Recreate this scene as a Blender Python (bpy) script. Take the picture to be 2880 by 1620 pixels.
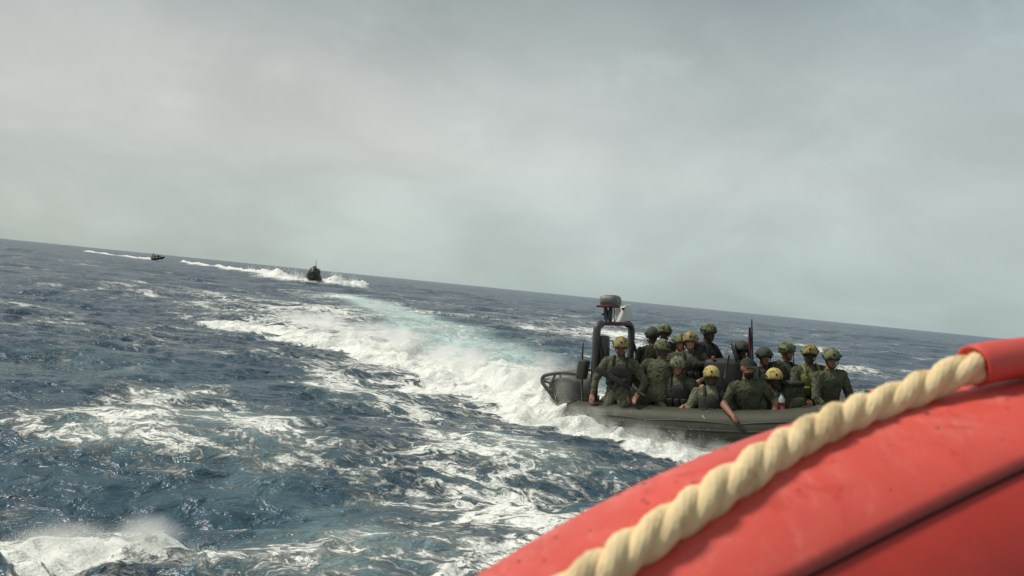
import bpy, bmesh, math, random
import numpy as np
from mathutils import Vector, Matrix

random.seed(7)
RNG = np.random.default_rng(11)
for o in list(bpy.data.objects):
    bpy.data.objects.remove(o)
SC = bpy.context.scene
COL = SC.collection
rad = math.radians

# ------------------------------------------------------------------ camera, sky, sun, exposure
CAM_H = 1.8
cam_d = bpy.data.cameras.new('camera')
cam = bpy.data.objects.new('camera', cam_d)
COL.objects.link(cam)
SC.camera = cam
cam_d.sensor_width = 36.0
cam_d.lens = 28.26
cam_d.clip_start = 0.02
cam_d.clip_end = 20000
ROLL = math.atan(0.1)
_R = Vector((math.cos(ROLL), 0, math.sin(ROLL)))
_U = Vector((-math.sin(ROLL), 0, math.cos(ROLL)))
_m = Matrix((( _R.x, _U.x, 0, 0), (_R.y, _U.y, -1, 0), (_R.z, _U.z, 0, CAM_H), (0, 0, 0, 1)))
cam.matrix_world = _m @ Matrix.Rotation(rad(0.10), 4, 'X')
cam_d.dof.use_dof = True
cam_d.dof.focus_distance = 12.0
cam_d.dof.aperture_fstop = 6.5

SUN_DIR = Vector((-0.62, 0.10, 0.80)).normalized()      # towards the sun
sun_elev = math.asin(SUN_DIR.z)
sun_az = math.atan2(SUN_DIR.x, SUN_DIR.y)
sun_d = bpy.data.lights.new('sun', 'SUN')
sun_d.energy = 2.5
sun_d.angle = rad(12)
sun_d.color = (1.0, 0.95, 0.86)
sun = bpy.data.objects.new('sun', sun_d)
COL.objects.link(sun)
sun.rotation_euler = (-SUN_DIR).to_track_quat('-Z', 'Y').to_euler()
sun.location = (0, 0, 60)

SC.view_settings.view_transform = 'Standard'
SC.view_settings.look = 'None'
SC.view_settings.gamma = 1.0
SC.view_settings.exposure = 0.40
SC.view_settings.use_curve_mapping = False
SC.cycles.use_denoising = True
SC.cycles.max_bounces = 6
SC.cycles.volume_bounces = 4
SC.cycles.volume_step_rate = 4.0
SC.cycles.volume_max_steps = 64

world = bpy.data.worlds.new('World')
SC.world = world
world.use_nodes = True


class NT:
    """small helper around a node tree"""
    def __init__(self, tree):
        self.t = tree
        self.n = tree.nodes
        self.l = tree.links

    def new(self, typ, **kw):
        nd = self.n.new(typ)
        for k, v in kw.items():
            setattr(nd, k, v)
        return nd

    def put(self, sock, v):
        if hasattr(v, 'is_output') or isinstance(v, bpy.types.NodeSocket):
            self.l.new(v, sock)
        elif v is not None:
            sock.default_value = v

    def math(self, op, a, b=None, c=None, clamp=False):
        nd = self.new('ShaderNodeMath', operation=op, use_clamp=clamp)
        for i, v in enumerate((a, b, c)):
            self.put(nd.inputs[i], v)
        return nd.outputs[0]

    def vmath(self, op, a, b=None):
        nd = self.new('ShaderNodeVectorMath', operation=op)
        self.put(nd.inputs[0], a)
        if b is not None:
            self.put(nd.inputs[1], b)
        return nd.outputs['Value'] if op in ('DOT_PRODUCT', 'LENGTH') else nd.outputs[0]

    def mix(self, f, a, b, blend='MIX'):
        nd = self.new('ShaderNodeMix', data_type='RGBA', blend_type=blend)
        self.put(nd.inputs[0], f)
        self.put(nd.inputs[6], a)
        self.put(nd.inputs[7], b)
        return nd.outputs[2]

    def noise(self, vec, scale, detail=4, rough=0.55, dist=0.0):
        nd = self.new('ShaderNodeTexNoise')
        if vec is not None:
            self.put(nd.inputs['Vector'], vec)
        nd.inputs['Scale'].default_value = scale
        nd.inputs['Detail'].default_value = detail
        nd.inputs['Roughness'].default_value = rough
        nd.inputs['Distortion'].default_value = dist
        return nd.outputs[0]

    def mapr(self, v, a, b, c=0.0, d=1.0, smooth=False):
        nd = self.new('ShaderNodeMapRange')
        nd.interpolation_type = 'SMOOTHSTEP' if smooth else 'LINEAR'
        self.put(nd.inputs[0], v)
        for i, x in enumerate((a, b, c, d)):
            self.put(nd.inputs[i + 1], x)
        return nd.outputs[0]

    def ramp(self, f, stops):
        nd = self.new('ShaderNodeValToRGB')
        els = nd.color_ramp.elements
        while len(els) < len(stops):
            els.new(0.5)
        for e, (p, c) in zip(els, stops):
            e.position = p
            e.color = (*c, 1)
        self.put(nd.inputs[0], f)
        return nd.outputs[0]


w = NT(world.node_tree)
w.n.clear()
sky = w.new('ShaderNodeTexSky', sky_type='NISHITA')
sky.sun_disc = False
sky.sun_elevation = sun_elev
sky.sun_rotation = sun_az
tc = w.new('ShaderNodeTexCoord')
dirv = tc.outputs['Generated']
sep = w.new('ShaderNodeSeparateXYZ')
w.put(sep.inputs[0], dirv)
zel = sep.outputs[2]
grad = w.ramp(w.math('MAXIMUM', zel, 0.0), [
    (0.0, (0.300, 0.366, 0.368)), (0.06, (0.342, 0.398, 0.394)), (0.15, (0.405, 0.434, 0.420)),
    (0.24, (0.340, 0.372, 0.366)), (0.36, (0.222, 0.266, 0.272)), (1.0, (0.22, 0.260, 0.272))])
den = w.math('ADD', w.math('MAXIMUM', zel, 0.0), 0.42)
cv = w.new('ShaderNodeCombineXYZ')
w.put(cv.inputs[0], w.math('DIVIDE', sep.outputs[0], den))
w.put(cv.inputs[1], w.math('DIVIDE', sep.outputs[1], den))
big = w.noise(cv.outputs[0], 0.9, 3, 0.5, 0.4)
mid = w.noise(cv.outputs[0], 2.6, 5, 0.55, 0.5)
cl = w.math('ADD', w.math('MULTIPLY', big, 0.62), w.math('MULTIPLY', mid, 0.38))
clf = w.mapr(cl, 0.34, 0.66, 0.85, 1.15, True)
pt = w.math('MULTIPLY', w.mapr(w.noise(cv.outputs[0], 4.2, 4, 0.6, 0.4), 0.52, 0.70, 0, 1, True), w.mapr(zel, 0.14, 0.36, 0.02, 0.17))
clf = w.math('ADD', clf, pt)
clouds = w.mix(1.0, grad, w.new('ShaderNodeCombineXYZ').outputs[0], 'MULTIPLY')
comb = [n for n in w.n if n.type == 'COMBXYZ'][-1]
for i in range(3):
    w.put(comb.inputs[i], clf)
# thin cloud glows a little warmer on the sun's side
sd = w.vmath('DOT_PRODUCT', dirv, tuple(SUN_DIR))
warm = w.mapr(sd, -0.10, 0.55, 0.0, 0.85, True)
clouds = w.mix(warm, clouds, w.mix(1.0, clouds, (1.05, 0.955, 0.885, 1), 'MULTIPLY'))
clouds10 = w.mix(1.0, clouds, (10.8, 10.95, 10.85, 1), 'MULTIPLY')
skyc = w.mix(0.89, sky.outputs[0], clouds10)
bg = w.new('ShaderNodeBackground')
bg.inputs[1].default_value = 0.10
w.put(bg.inputs[0], skyc)
wo = w.new('ShaderNodeOutputWorld')
w.l.new(bg.outputs[0], wo.inputs[0])


# ------------------------------------------------------------------ material helpers
def mat(name, base, rough=0.6, spec=0.4, var=0.12, scale=8.0, bump=0.0, bscale=60.0, metal=0.0, second=None, sscale=6.0, sthr=(0.48, 0.56)):
    m = bpy.data.materials.new(name)
    m.use_nodes = True
    t = NT(m.node_tree)
    b = t.n['Principled BSDF']
    tcn = t.new('ShaderNodeTexCoord')
    v = tcn.outputs['Object']
    n1 = t.noise(v, scale, 5, 0.6)
    lo = tuple(max(0, c * (1 - var)) for c in base) + (1,)
    hi = tuple(min(1, c * (1 + var)) for c in base) + (1,)
    c = t.mix(t.mapr(n1, 0.3, 0.7), lo, hi)
    if second:
        n2 = t.noise(v, sscale, 3, 0.55, 0.6)
        c = t.mix(t.mapr(n2, sthr[0], sthr[1], 0, 1, True), c, (*second, 1))
    t.put(b.inputs['Base Color'], c)
    t.put(b.inputs['Roughness'], t.mapr(n1, 0.3, 0.7, max(0.02, rough - 0.08), min(1, rough + 0.08)))
    b.inputs['Specular IOR Level'].default_value = spec
    b.inputs['Metallic'].default_value = metal
    if bump > 0:
        bp = t.new('ShaderNodeBump')
        bp.inputs['Strength'].default_value = bump
        bp.inputs['Distance'].default_value = 0.01
        t.put(bp.inputs['Height'], t.noise(v, bscale, 4, 0.6))
        t.l.new(bp.outputs[0], b.inputs['Normal'])
    return m


M = {}
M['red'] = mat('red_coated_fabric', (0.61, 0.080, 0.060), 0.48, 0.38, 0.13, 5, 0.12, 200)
def red_fabric(m, salt):
    t = NT(m.node_tree)
    b = t.n['Principled BSDF']
    v = t.new('ShaderNodeTexCoord').outputs['Object']
    base = b.inputs['Base Color'].links[0].from_socket
    s1 = t.noise(v, 4.0, 6, 0.65, 1.0)
    s2 = t.noise(t.vmath('MULTIPLY', v, (9, 2.5, 6)), 9.0, 6, 0.7, 0.2)
    sc_ = t.math('MULTIPLY', t.mapr(s1, 0.46, 0.66, 0, 1, True), t.mapr(s2, 0.42, 0.66, 0.15, 1, True))
    c = t.mix(t.math('MULTIPLY', sc_, salt), base, (0.80, 0.42, 0.36, 1))
    s3 = t.noise(v, 11.0, 5, 0.6, 0.8)
    c = t.mix(t.mapr(s3, 0.56, 0.70, 0, 0.45, True), c, (0.36, 0.022, 0.016, 1))
    t.put(b.inputs['Base Color'], c)
    t.put(b.inputs['Roughness'], t.mapr(s1, 0.35, 0.65, 0.38, 0.64))
    wv_ = t.new('ShaderNodeTexWave'); wv_.inputs['Scale'].default_value = 260; t.put(wv_.inputs['Vector'], v)
    wv2 = t.new('ShaderNodeTexWave', bands_direction='Z'); wv2.inputs['Scale'].default_value = 260; t.put(wv2.inputs['Vector'], v)
    bp = t.new('ShaderNodeBump'); bp.inputs['Strength'].default_value = 0.25; bp.inputs['Distance'].default_value = 0.001
    h1 = t.math('ADD', wv_.outputs['Fac'], wv2.outputs['Fac'])
    t.put(bp.inputs['Height'], t.math('ADD', t.math('MULTIPLY', h1, 0.25), t.math('MULTIPLY', t.noise(v, 26, 4, 0.6), 2.2)))
    t.l.new(bp.outputs[0], b.inputs['Normal'])


red_fabric(M['red'], 0.42)
M['red_shaded'] = mat('shaded_red_fabric', (0.50, 0.042, 0.030), 0.50, 0.35, 0.10, 7, 0.10, 240)  # same red, darkened: shade below the seam is painted into the base colour
red_fabric(M['red_shaded'], 0.12)
M['drop'] = bpy.data.materials.new('water_drop')
M['drop'].use_nodes = True
_b = M['drop'].node_tree.nodes['Principled BSDF']
_b.inputs['Transmission Weight'].default_value = 1.0
_b.inputs['IOR'].default_value = 1.33
_b.inputs['Roughness'].default_value = 0.03
M['seam'] = mat('dark_seam_rubber', (0.10, 0.022, 0.020), 0.7, 0.2)
M['rope'] = mat('beige_rope', (0.92, 0.71, 0.41), 0.85, 0.15, 0.10, 30, 0.55, 420, second=(0.72, 0.54, 0.30), sscale=22, sthr=(0.52, 0.68))
M['olive'] = mat('olive_rubber', (0.052, 0.054, 0.035), 0.55, 0.35, 0.15, 5, 0.15, 80)
M['hull'] = mat('dark_olive_hull', (0.046, 0.047, 0.031), 0.45, 0.4, 0.15, 4)
M['black'] = mat('black_rubber', (0.030, 0.030, 0.027), 0.6, 0.3, 0.25)
M['deck'] = mat('grey_deck', (0.05, 0.052, 0.046), 0.8, 0.2, 0.2, 12)
M['engine'] = mat('grey_engine_cowl', (0.22, 0.22, 0.195), 0.5, 0.4, 0.12, 6)
M['tube_metal'] = mat('dark_grey_tubing', (0.055, 0.058, 0.055), 0.45, 0.5, 0.15, 9)
M['radar'] = mat('grey_radar_plastic', (0.16, 0.155, 0.15), 0.5, 0.4)
M['maroon'] = mat('maroon_paint', (0.10, 0.028, 0.03), 0.6, 0.3)
M['flag'] = mat('white_flag_cloth', (0.74, 0.75, 0.70), 0.9, 0.1, 0.05)
M['glass'] = mat('tinted_windscreen', (0.03, 0.035, 0.035), 0.12, 0.6)
M['lamp_red'] = mat('red_lens', (0.42, 0.06, 0.06), 0.3, 0.5)
M['canister'] = mat('pale_canister', (0.45, 0.50, 0.50), 0.5, 0.4)
GREENS = [(0.098, 0.102, 0.064), (0.114, 0.118, 0.076), (0.084, 0.086, 0.055), (0.165, 0.170, 0.110)]
for i, g in enumerate(GREENS):
    M['uniform%d' % i] = mat('olive_uniform_%d' % i, g, 0.9, 0.1, 0.22, 14, 0.5, 45, second=tuple(c * 0.62 for c in g), sscale=9)
M['dark_uniform'] = mat('dark_uniform', (0.045, 0.046, 0.036), 0.9, 0.1, 0.25, 12, 0.5, 45)
M['vest'] = mat('dark_vest', (0.045, 0.045, 0.040), 0.85, 0.15, 0.3, 20, 0.5, 70)
M['vest_green'] = mat('yellow_green_vest', (0.17, 0.18, 0.055), 0.85, 0.15, 0.25, 16, 0.4, 70)
M['helmet_tan'] = mat('tan_camouflage_helmet', (0.30, 0.235, 0.10), 0.75, 0.2, 0.15, 20, second=(0.13, 0.115, 0.045), sscale=16)
M['helmet_yellow'] = mat('yellow_helmet_cover', (0.46, 0.37, 0.13), 0.75, 0.2, 0.12, 20, second=(0.22, 0.17, 0.05), sscale=13, sthr=(0.56, 0.63))
M['helmet_green'] = mat('green_camouflage_helmet', (0.17, 0.18, 0.10), 0.75, 0.2, 0.15, 20, second=(0.06, 0.07, 0.035), sscale=16)
M['helmet_dark'] = mat('dark_helmet', (0.055, 0.058, 0.042), 0.75, 0.2, 0.15, 20)
M['skin'] = mat('skin', (0.42, 0.21, 0.13), 0.55, 0.35, 0.08, 30)
M['skin_dark'] = mat('weathered_skin', (0.25, 0.12, 0.075), 0.55, 0.35, 0.1, 30)
M['mask'] = mat('dark_face_mask', (0.09, 0.055, 0.045), 0.9, 0.1, 0.2, 30)
M['mask_red'] = mat('maroon_face_mask', (0.17, 0.075, 0.06), 0.9, 0.1, 0.2, 30)
M['beard'] = mat('dark_beard', (0.02, 0.013, 0.010), 0.95, 0.1, 0.3, 60)
M['eye'] = mat('dark_goggles', (0.012, 0.012, 0.012), 0.15, 0.6)
M['spray'] = mat('white_spray', (0.85, 0.86, 0.82), 0.9, 0.2, 0.03)


# ------------------------------------------------------------------ mesh helpers
def link(name, verts, faces, material=None, parent=None, smooth=True, mats=None):
    me = bpy.data.meshes.new(name)
    me.from_pydata([tuple(v) for v in verts], [], [tuple(f) for f in faces])
    me.update()
    if smooth:
        me.polygons.foreach_set('use_smooth', [True] * len(me.polygons))
    for mm in (mats or ([material] if material else [])):
        me.materials.append(M[mm] if isinstance(mm, str) else mm)
    o = bpy.data.objects.new(name, me)
    COL.objects.link(o)
    if parent:
        o.parent = parent
    return o


def empty(name, loc=(0, 0, 0), rot=None):
    o = bpy.data.objects.new(name, None)
    o.empty_display_size = 0.2
    COL.objects.link(o)
    o.location = loc
    if rot is not None:
        o.rotation_euler = rot
    return o


def tag(o, label, cat, group=None):
    o['label'] = label
    o['category'] = cat
    if group:
        o['group'] = group
    return o


class MB:
    def __init__(self):
        self.v, self.f = [], []

    def add(self, vs, fs):
        n = len(self.v)
        self.v += [tuple(map(float, x)) for x in vs]
        self.f += [tuple(int(i) + n for i in f) for f in fs]
        return self

    def grid(self, P, closed_u=False, closed_v=True, cap=True):
        P = np.asarray(P)
        nu, nv = P.shape[:2]
        idx = np.arange(nu * nv).reshape(nu, nv)
        fs = []
        for i in range(nu if closed_u else nu - 1):
            for j in range(nv if closed_v else nv - 1):
                a, b = idx[i, j], idx[(i + 1) % nu, j]
                c, d = idx[(i + 1) % nu, (j + 1) % nv], idx[i, (j + 1) % nv]
                fs.append((a, d, c, b))
        if cap and not closed_u and closed_v:
            fs.append(tuple(idx[0]))
            fs.append(tuple(idx[-1][::-1]))
        return self.add(P.reshape(-1, 3), fs)

    def tube(self, pts, r, n=10, cap=True, closed=False):
        pts = np.asarray(pts, float)
        m = len(pts)
        r = np.broadcast_to(np.asarray(r, float), (m,))
        T = np.gradient(pts, axis=0) if not closed else np.roll(pts, -1, 0) - np.roll(pts, 1, 0)
        T /= np.linalg.norm(T, axis=1)[:, None] + 1e-12
        ref = np.array([0, 0, 1.0]) if abs(T[0][2]) < 0.9 else np.array([1.0, 0, 0])
        u = np.cross(ref, T[0]); u /= np.linalg.norm(u)
        rings = []
        a = np.linspace(0, 2 * np.pi, n, endpoint=False)
        for i in range(m):
            u = u - T[i] * (u @ T[i]); u /= np.linalg.norm(u)
            v = np.cross(T[i], u)
            rings.append(pts[i] + r[i] * (np.cos(a)[:, None] * u + np.sin(a)[:, None] * v))
        return self.grid(np.array(rings), closed_u=closed, cap=cap)

    def box(self, c, s, rot=None, bev=0.0):
        bm = bmesh.new()
        bmesh.ops.create_cube(bm, size=1.0)
        for v in bm.verts:
            v.co = Vector((v.co.x * s[0], v.co.y * s[1], v.co.z * s[2]))
        if bev:
            bmesh.ops.bevel(bm, geom=list(bm.edges), offset=bev, segments=2, affect='EDGES', profile=0.5)
        Rm = rot.to_matrix() if hasattr(rot, 'to_matrix') else (rot if rot is not None else Matrix.Identity(3))
        bm.verts.index_update()
        vs = [Rm @ v.co + Vector(c) for v in bm.verts]
        fs = [[v.index for v in f.verts] for f in bm.faces]
        bm.free()
        return self.add(vs, fs)

    def ell(self, c, s, nu=10, nv=14, rot=None):
        rings = []
        th = np.linspace(0.02, np.pi - 0.02, nu)
        a = np.linspace(0, 2 * np.pi, nv, endpoint=False)
        for t in th:
            rings.append(np.stack([np.sin(t) * np.cos(a) * s[0], np.sin(t) * np.sin(a) * s[1], np.full(nv, np.cos(t)) * s[2]], -1))
        P = np.array(rings)
        if rot is not None:
            P = P @ np.array(rot.to_matrix() if hasattr(rot, 'to_matrix') else rot).T
        return self.grid(P + np.asarray(c))

    def cap_seg(self, a, b, ra, rb, n=10, k=4):
        """tapered capsule from a to b"""
        a, b = np.asarray(a, float), np.asarray(b, float)
        d = b - a; L = np.linalg.norm(d) + 1e-9; d = d / L
        pts, rr = [], []
        for t in np.linspace(np.pi / 2 - 0.05, 0, k):
            pts.append(a - d * ra * math.sin(t)); rr.append(ra * math.cos(t))
        for t in np.linspace(0, np.pi / 2 - 0.05, k):
            pts.append(b + d * rb * math.sin(t)); rr.append(rb * math.cos(t))
        return self.tube(pts, rr, n)

    def build(self, name, material, parent=None, smooth=True, mats=None):
        # faces look outwards
        V = np.asarray(self.v); c = V.mean(0); vol = 0.0
        for f in self.f:
            for k in range(1, len(f) - 1):
                vol += np.dot(V[f[0]] - c, np.cross(V[f[k]] - c, V[f[k + 1]] - c)) if len(self.f) < 400 else 0.0
        if len(self.f) >= 400:
            tri = np.array([(f[0], f[k], f[k + 1]) for f in self.f for k in range(1, len(f) - 1)])
            A, B, C_ = V[tri[:, 0]] - c, V[tri[:, 1]] - c, V[tri[:, 2]] - c
            vol = float(np.einsum('ij,ij->i', A, np.cross(B, C_)).sum())
        if vol < 0:
            self.f = [f[::-1] for f in self.f]
        return link(name, self.v, self.f, material, parent, smooth, mats)


def catmull(P, n):
    P = np.asarray(P, float)
    P = np.vstack([2 * P[0] - P[1], P, 2 * P[-1] - P[-2]])
    out = []
    for i in range(1, len(P) - 2):
        p0, p1, p2, p3 = P[i - 1:i + 3]
        for t in np.linspace(0, 1, n, endpoint=False):
            out.append(0.5 * (2 * p1 + (p2 - p0) * t + (2 * p0 - 5 * p1 + 4 * p2 - p3) * t * t + (3 * p1 - p0 - 3 * p2 + p3) * t ** 3))
    out.append(P[-2])
    return np.array(out)


# ------------------------------------------------------------------ where the boats ride
BOAT_O = np.array([1.35, 12.7, -0.02])
BOAT_YAW, BOAT_PITCH = rad(-25), rad(5.0)


def boat_matrix(o, yaw, pitch, roll=0.0):
    return Matrix.Translation(Vector(o)) @ Matrix.Rotation(yaw, 4, 'Z') @ Matrix.Rotation(-pitch, 4, 'Y') @ Matrix.Rotation(roll, 4, 'X')


BM = boat_matrix(BOAT_O, BOAT_YAW, BOAT_PITCH)


def bw(p):
    return np.array(BM @ Vector(p))


# ------------------------------------------------------------------ the sea
def field(N, L, lmin, lmax, seed, wind, spread=2.0, slope=-2.0):
    """random sea: height and horizontal pull of one band of wavelengths, unit rms height"""
    g = np.random.default_rng(seed)
    k1 = 2 * np.pi * np.fft.fftfreq(N, L / N)
    kx, ky = np.meshgrid(k1, k1, indexing='ij')
    k = np.hypot(kx, ky); k[0, 0] = 1
    lam = 2 * np.pi / k
    band = ((lam > lmin) & (lam < lmax)).astype(float)
    cosw = (kx * math.cos(wind) + ky * math.sin(wind)) / k
    amp = band * k ** slope * (np.abs(cosw) ** spread + 0.06)
    spec = amp * (g.normal(size=(N, N)) + 1j * g.normal(size=(N, N)))
    spec[0, 0] = 0
    h = np.fft.ifft2(spec).real
    s = h.std()
    dx = np.fft.ifft2(-1j * kx / k * spec).real
    dy = np.fft.ifft2(-1j * ky / k * spec).real
    return dict(h=h / s, dx=dx / s, dy=dy / s, L=L, N=N)


def samp(F, key, x, y, ang=0.0):
    A, L, N = F[key], F['L'], F['N']
    c, s = math.cos(ang), math.sin(ang)
    u = ((x * c + y * s) / L * N) % N
    v = ((-x * s + y * c) / L * N) % N
    i, j = np.floor(u).astype(int), np.floor(v).astype(int)
    fu, fv = u - i, v - j
    i %= N; j %= N
    i2, j2 = (i + 1) % N, (j + 1) % N
    return A[i, j] * (1 - fu) * (1 - fv) + A[i2, j] * fu * (1 - fv) + A[i, j2] * (1 - fu) * fv + A[i2, j2] * fu * fv


WIND = rad(68)
FA = field(512, 130.0, 5.0, 34.0, 3, WIND, 3.0, -2.2)
FB = field(512, 37.0, 1.0, 5.0, 5, WIND + 0.3, 1.6, -2.0)
FC = field(512, 9.7, 0.16, 1.0, 9, WIND - 0.2, 0.8, -1.7)
FP = field(256, 61.0, 1.5, 20.0, 21, 0.4, 0.0, -1.6)          # foam patches
AMP_A, AMP_B, AMP_C = 0.14, 0.058, 0.013


def sm(x, a, b):
    t = np.clip((x - a) / (b - a), 0, 1)
    return t * t * (3 - 2 * t)


def polydist(x, y, pts, vals):
    """distance to a polyline and the value interpolated along it"""
    best = np.full(x.shape, 1e9); val = np.zeros(x.shape)
    for (p, q, va, vb) in zip(pts[:-1], pts[1:], vals[:-1], vals[1:]):
        dx, dy = q[0] - p[0], q[1] - p[1]
        t = np.clip(((x - p[0]) * dx + (y - p[1]) * dy) / (dx * dx + dy * dy), 0, 1)
        d = np.hypot(x - p[0] - t * dx, y - p[1] - t * dy)
        m = d < best
        best = np.where(m, d, best); val = np.where(m, va + t * (vb - va), val)
    return best, val


# the crest thrown off the near boat's quarter, its propeller wash and the spray line along the hull
CREST = [(1.05, 12.35), (0.65, 13.0), (0.1, 14.3), (-1.05, 16.7), (-2.7, 19.3), (-4.8, 22.2), (-7.2, 24.6), (-9.4, 26.9)]
CREST_W = [0.36, 0.72, 1.0, 0.85, 0.9, 1.0, 1.0, 0.5]
WASH = [(1.6, 12.9), (1.1, 14.6), (0.7, 18.0), (-0.4, 22.5), (-2.0, 27.0), (-4.0, 34.5), (-7.8, 49.0), (-14, 66)]
WASH_W = [0.6, 1.3, 2.0, 2.4, 2.2, 1.8, 1.8, 1.5]
SIDE = [tuple(bw(p)[:2]) for p in ((-0.5, -1.15, 0), (0.4, -1.45, 0), (1.4, -1.62, 0), (2.3, -1.70, 0), (3.2, -1.75, 0))]
SIDE_W = [0.55, 0.55, 0.46, 0.32, 0.14]
FAR1, FAR2 = (-22.6, 89.6), (-96.0, 217.0)
W1 = [(-24.6, 93.0), (-34.9, 118.0), (-52, 158.0), (-78, 200.0), (-92, 222)]
W1b = [(-20.6, 92.0), (-20.0, 100.0), (-22.5, 118.0), (-25, 138)]
W2 = [(-98.0, 219.0), (-118, 238.0), (-147.0, 276.0)]


def sea(x, y):
    """-> dx, dy, h, foam, aeration"""
    r = np.hypot(x, y)
    wa = 1.0 - 0.25 * sm(r, 300, 2500)
    wb = 1.0 - 0.35 * sm(r, 50, 320)
    wc = 1.0 - sm(r, 18, 60)
    # calmer lens where the boats plane
    c1 = bw((1.9, -0.2, 0))
    near = np.exp(-(((x - c1[0]) / 3.4) ** 2 + ((y - c1[1]) / 2.6) ** 2))
    own = np.exp(-((x - 0.3) ** 2 + (y - 0.6) ** 2) / 2.2 ** 2)
    ka = AMP_A * wa * (1 - 0.9 * near) * (1 - 0.8 * own)
    kb = AMP_B * wb * (1 - 0.75 * near)
    kc = AMP_C * wc
    h = ka * samp(FA, 'h', x, y) + kb * samp(FB, 'h', x, y, 0.5)
    dx = 1.1 * (ka * samp(FA, 'dx', x, y) + kb * samp(FB, 'dx', x, y, 0.5))
    dy = 1.1 * (ka * samp(FA, 'dy', x, y) + kb * samp(FB, 'dy', x, y, 0.5))
    fc = samp(FC, 'h', x, y, 1.1)
    fc2 = samp(FC, 'h', x * 0.43, y * 0.43, 0.2)
    patch = samp(FP, 'h', x, y)
    patch2 = samp(FP, 'h', x * 2.7 + 9, y * 2.7, 0.7)
    foam = 0.315 + 0.11 * patch + 0.09 * patch2
    crest = h / (AMP_A + AMP_B)
    foam += 0.13 * sm(crest, 0.9, 2.2) + 0.05 * sm(samp(FB, 'h', x, y, 0.5), 0.8, 2.2)
    foam *= 1.0 - 0.38 * sm(r, 60, 160)
    # churned water around the wakes and close to the camera's boat
    for (cx, cy, rx, ry, a) in ((-1.2, 13.5, 2.6, 5.0, 0.15), (0.3, 6.5, 1.1, 1.2, 0.30), (-0.8, 8.6, 1.5, 2.0, 0.15), (-3.4, 9.0, 2.0, 3.0, 0.08),
                                (-2.5, 5.2, 0.8, 0.7, 0.12), (-11.0, 48.0, 6, 22, 0.22), (-7.0, 33.0, 3.5, 6, 0.28), (3.5, 44.0, 6, 15, 0.30), (-16, 40, 6, 8, 0.12), (-7.5, 15.5, 1.6, 3.0, 0.10),
                                (-1.0, 20.0, 4.0, 3.0, 0.26), (-5.5, 26.0, 3.5, 2.6, 0.2)):
        foam += a * np.exp(-(((x - cx) / rx) ** 2 + ((y - cy) / ry) ** 2))
    aer = 0.20 * np.clip(patch2, 0, 2) * np.exp(-(r / 25) ** 2)
    for (cx, cy, rx, ry, a) in ((-2.7, 8.2, 1.2, 1.0, 0.42), (-2.0, 6.3, 0.9, 0.7, 0.45), (-0.9, 5.7, 0.8, 0.45, 0.35), (-3.6, 12.0, 1.6, 1.4, 0.25), (0.2, 9.6, 0.9, 0.8, 0.3)):
        aer += a * np.exp(-(((x - cx) / rx) ** 2 + ((y - cy) / ry) ** 2)) * np.clip(0.8 + 0.5 * patch2, 0, 1.5)
    for pts in (((-3.36, 5.54), (-3.79, 6.65), (-4.07, 7.79), (-4.68, 9.51)), ((-4.15, 11.06), (-2.14, 7.94), (-1.23, 7.3), (-0.32, 7.3), (0.75, 7.09)),
                ((-3.26, 7.97), (-2.46, 6.92), (-1.51, 5.8), (-0.79, 5.01)), ((-4.45, 15.85), (-2.09, 11.77), (-0.55, 10.58)), ((-0.71, 6.19), (0.06, 6.35), (0.71, 6.58))):
        d, wv = polydist(x, y, pts, np.full(len(pts), 0.34))
        foam += 0.14 * np.exp(-(d / (wv * (1 + 0.45 * np.clip(patch2, -1, 1.5)))) ** 2) + 0.04 * np.exp(-(d / 1.0) ** 2)
        aer += 0.18 * np.exp(-(d / 0.7) ** 2)
    # wakes
    ridge = np.zeros_like(x)
    turb = np.zeros_like(x)
    for pts, wid, hh, fo, ae in ((CREST, CREST_W, 0.26, 1.10, 0.5), (SIDE, SIDE_W, 0.10, 0.95, 0.2)):
        d, wv = polydist(x, y, pts, wid)
        wob = 1 + 0.22 * patch2 + 0.12 * fc2
        k = np.exp(-(d / (wv * wob)) ** 2 * 1.1)
        ridge += hh * k * np.minimum(1, wv / 0.8) * (0.85 + 0.25 * patch)
        foam += fo * np.exp(-(d / (wv * 1.25 * wob)) ** 4)
        foam += 0.22 * np.exp(-(d / (wv * 2.4)) ** 2)
        turb = np.maximum(turb, k)
        aer += ae * k
    d, wv = polydist(x, y, WASH, WASH_W)
    k = np.exp(-(d / wv) ** 2)
    kn = np.exp(-(((x - 0.8) / 6) ** 2 + ((y - 14) / 9) ** 2))
    foam += k * (0.50 * kn - 0.04)
    aer += 1.25 * k
    turb = np.maximum(turb, 0.5 * k * kn)
    stern = np.exp(-(((x - 1.1) / 1.2) ** 2 + ((y - 13.4) / 1.1) ** 2))
    ridge += 0.06 * stern
    foam += 0.6 * stern
    turb = np.maximum(turb, stern)
    for pts, a0, a1, hh in ((W1, 2.4, 1.4, 0.65), (W1b, 2.6, 0.8, 0.75), (W2, 2.6, 1.6, 0.5)):
        d, wv = polydist(x, y, pts, np.linspace(a0, a1, len(pts)))
        k = np.exp(-(d / wv) ** 2)
        ridge += hh * k * (0.8 + 0.3 * patch2)
        foam += 1.1 * k
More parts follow.
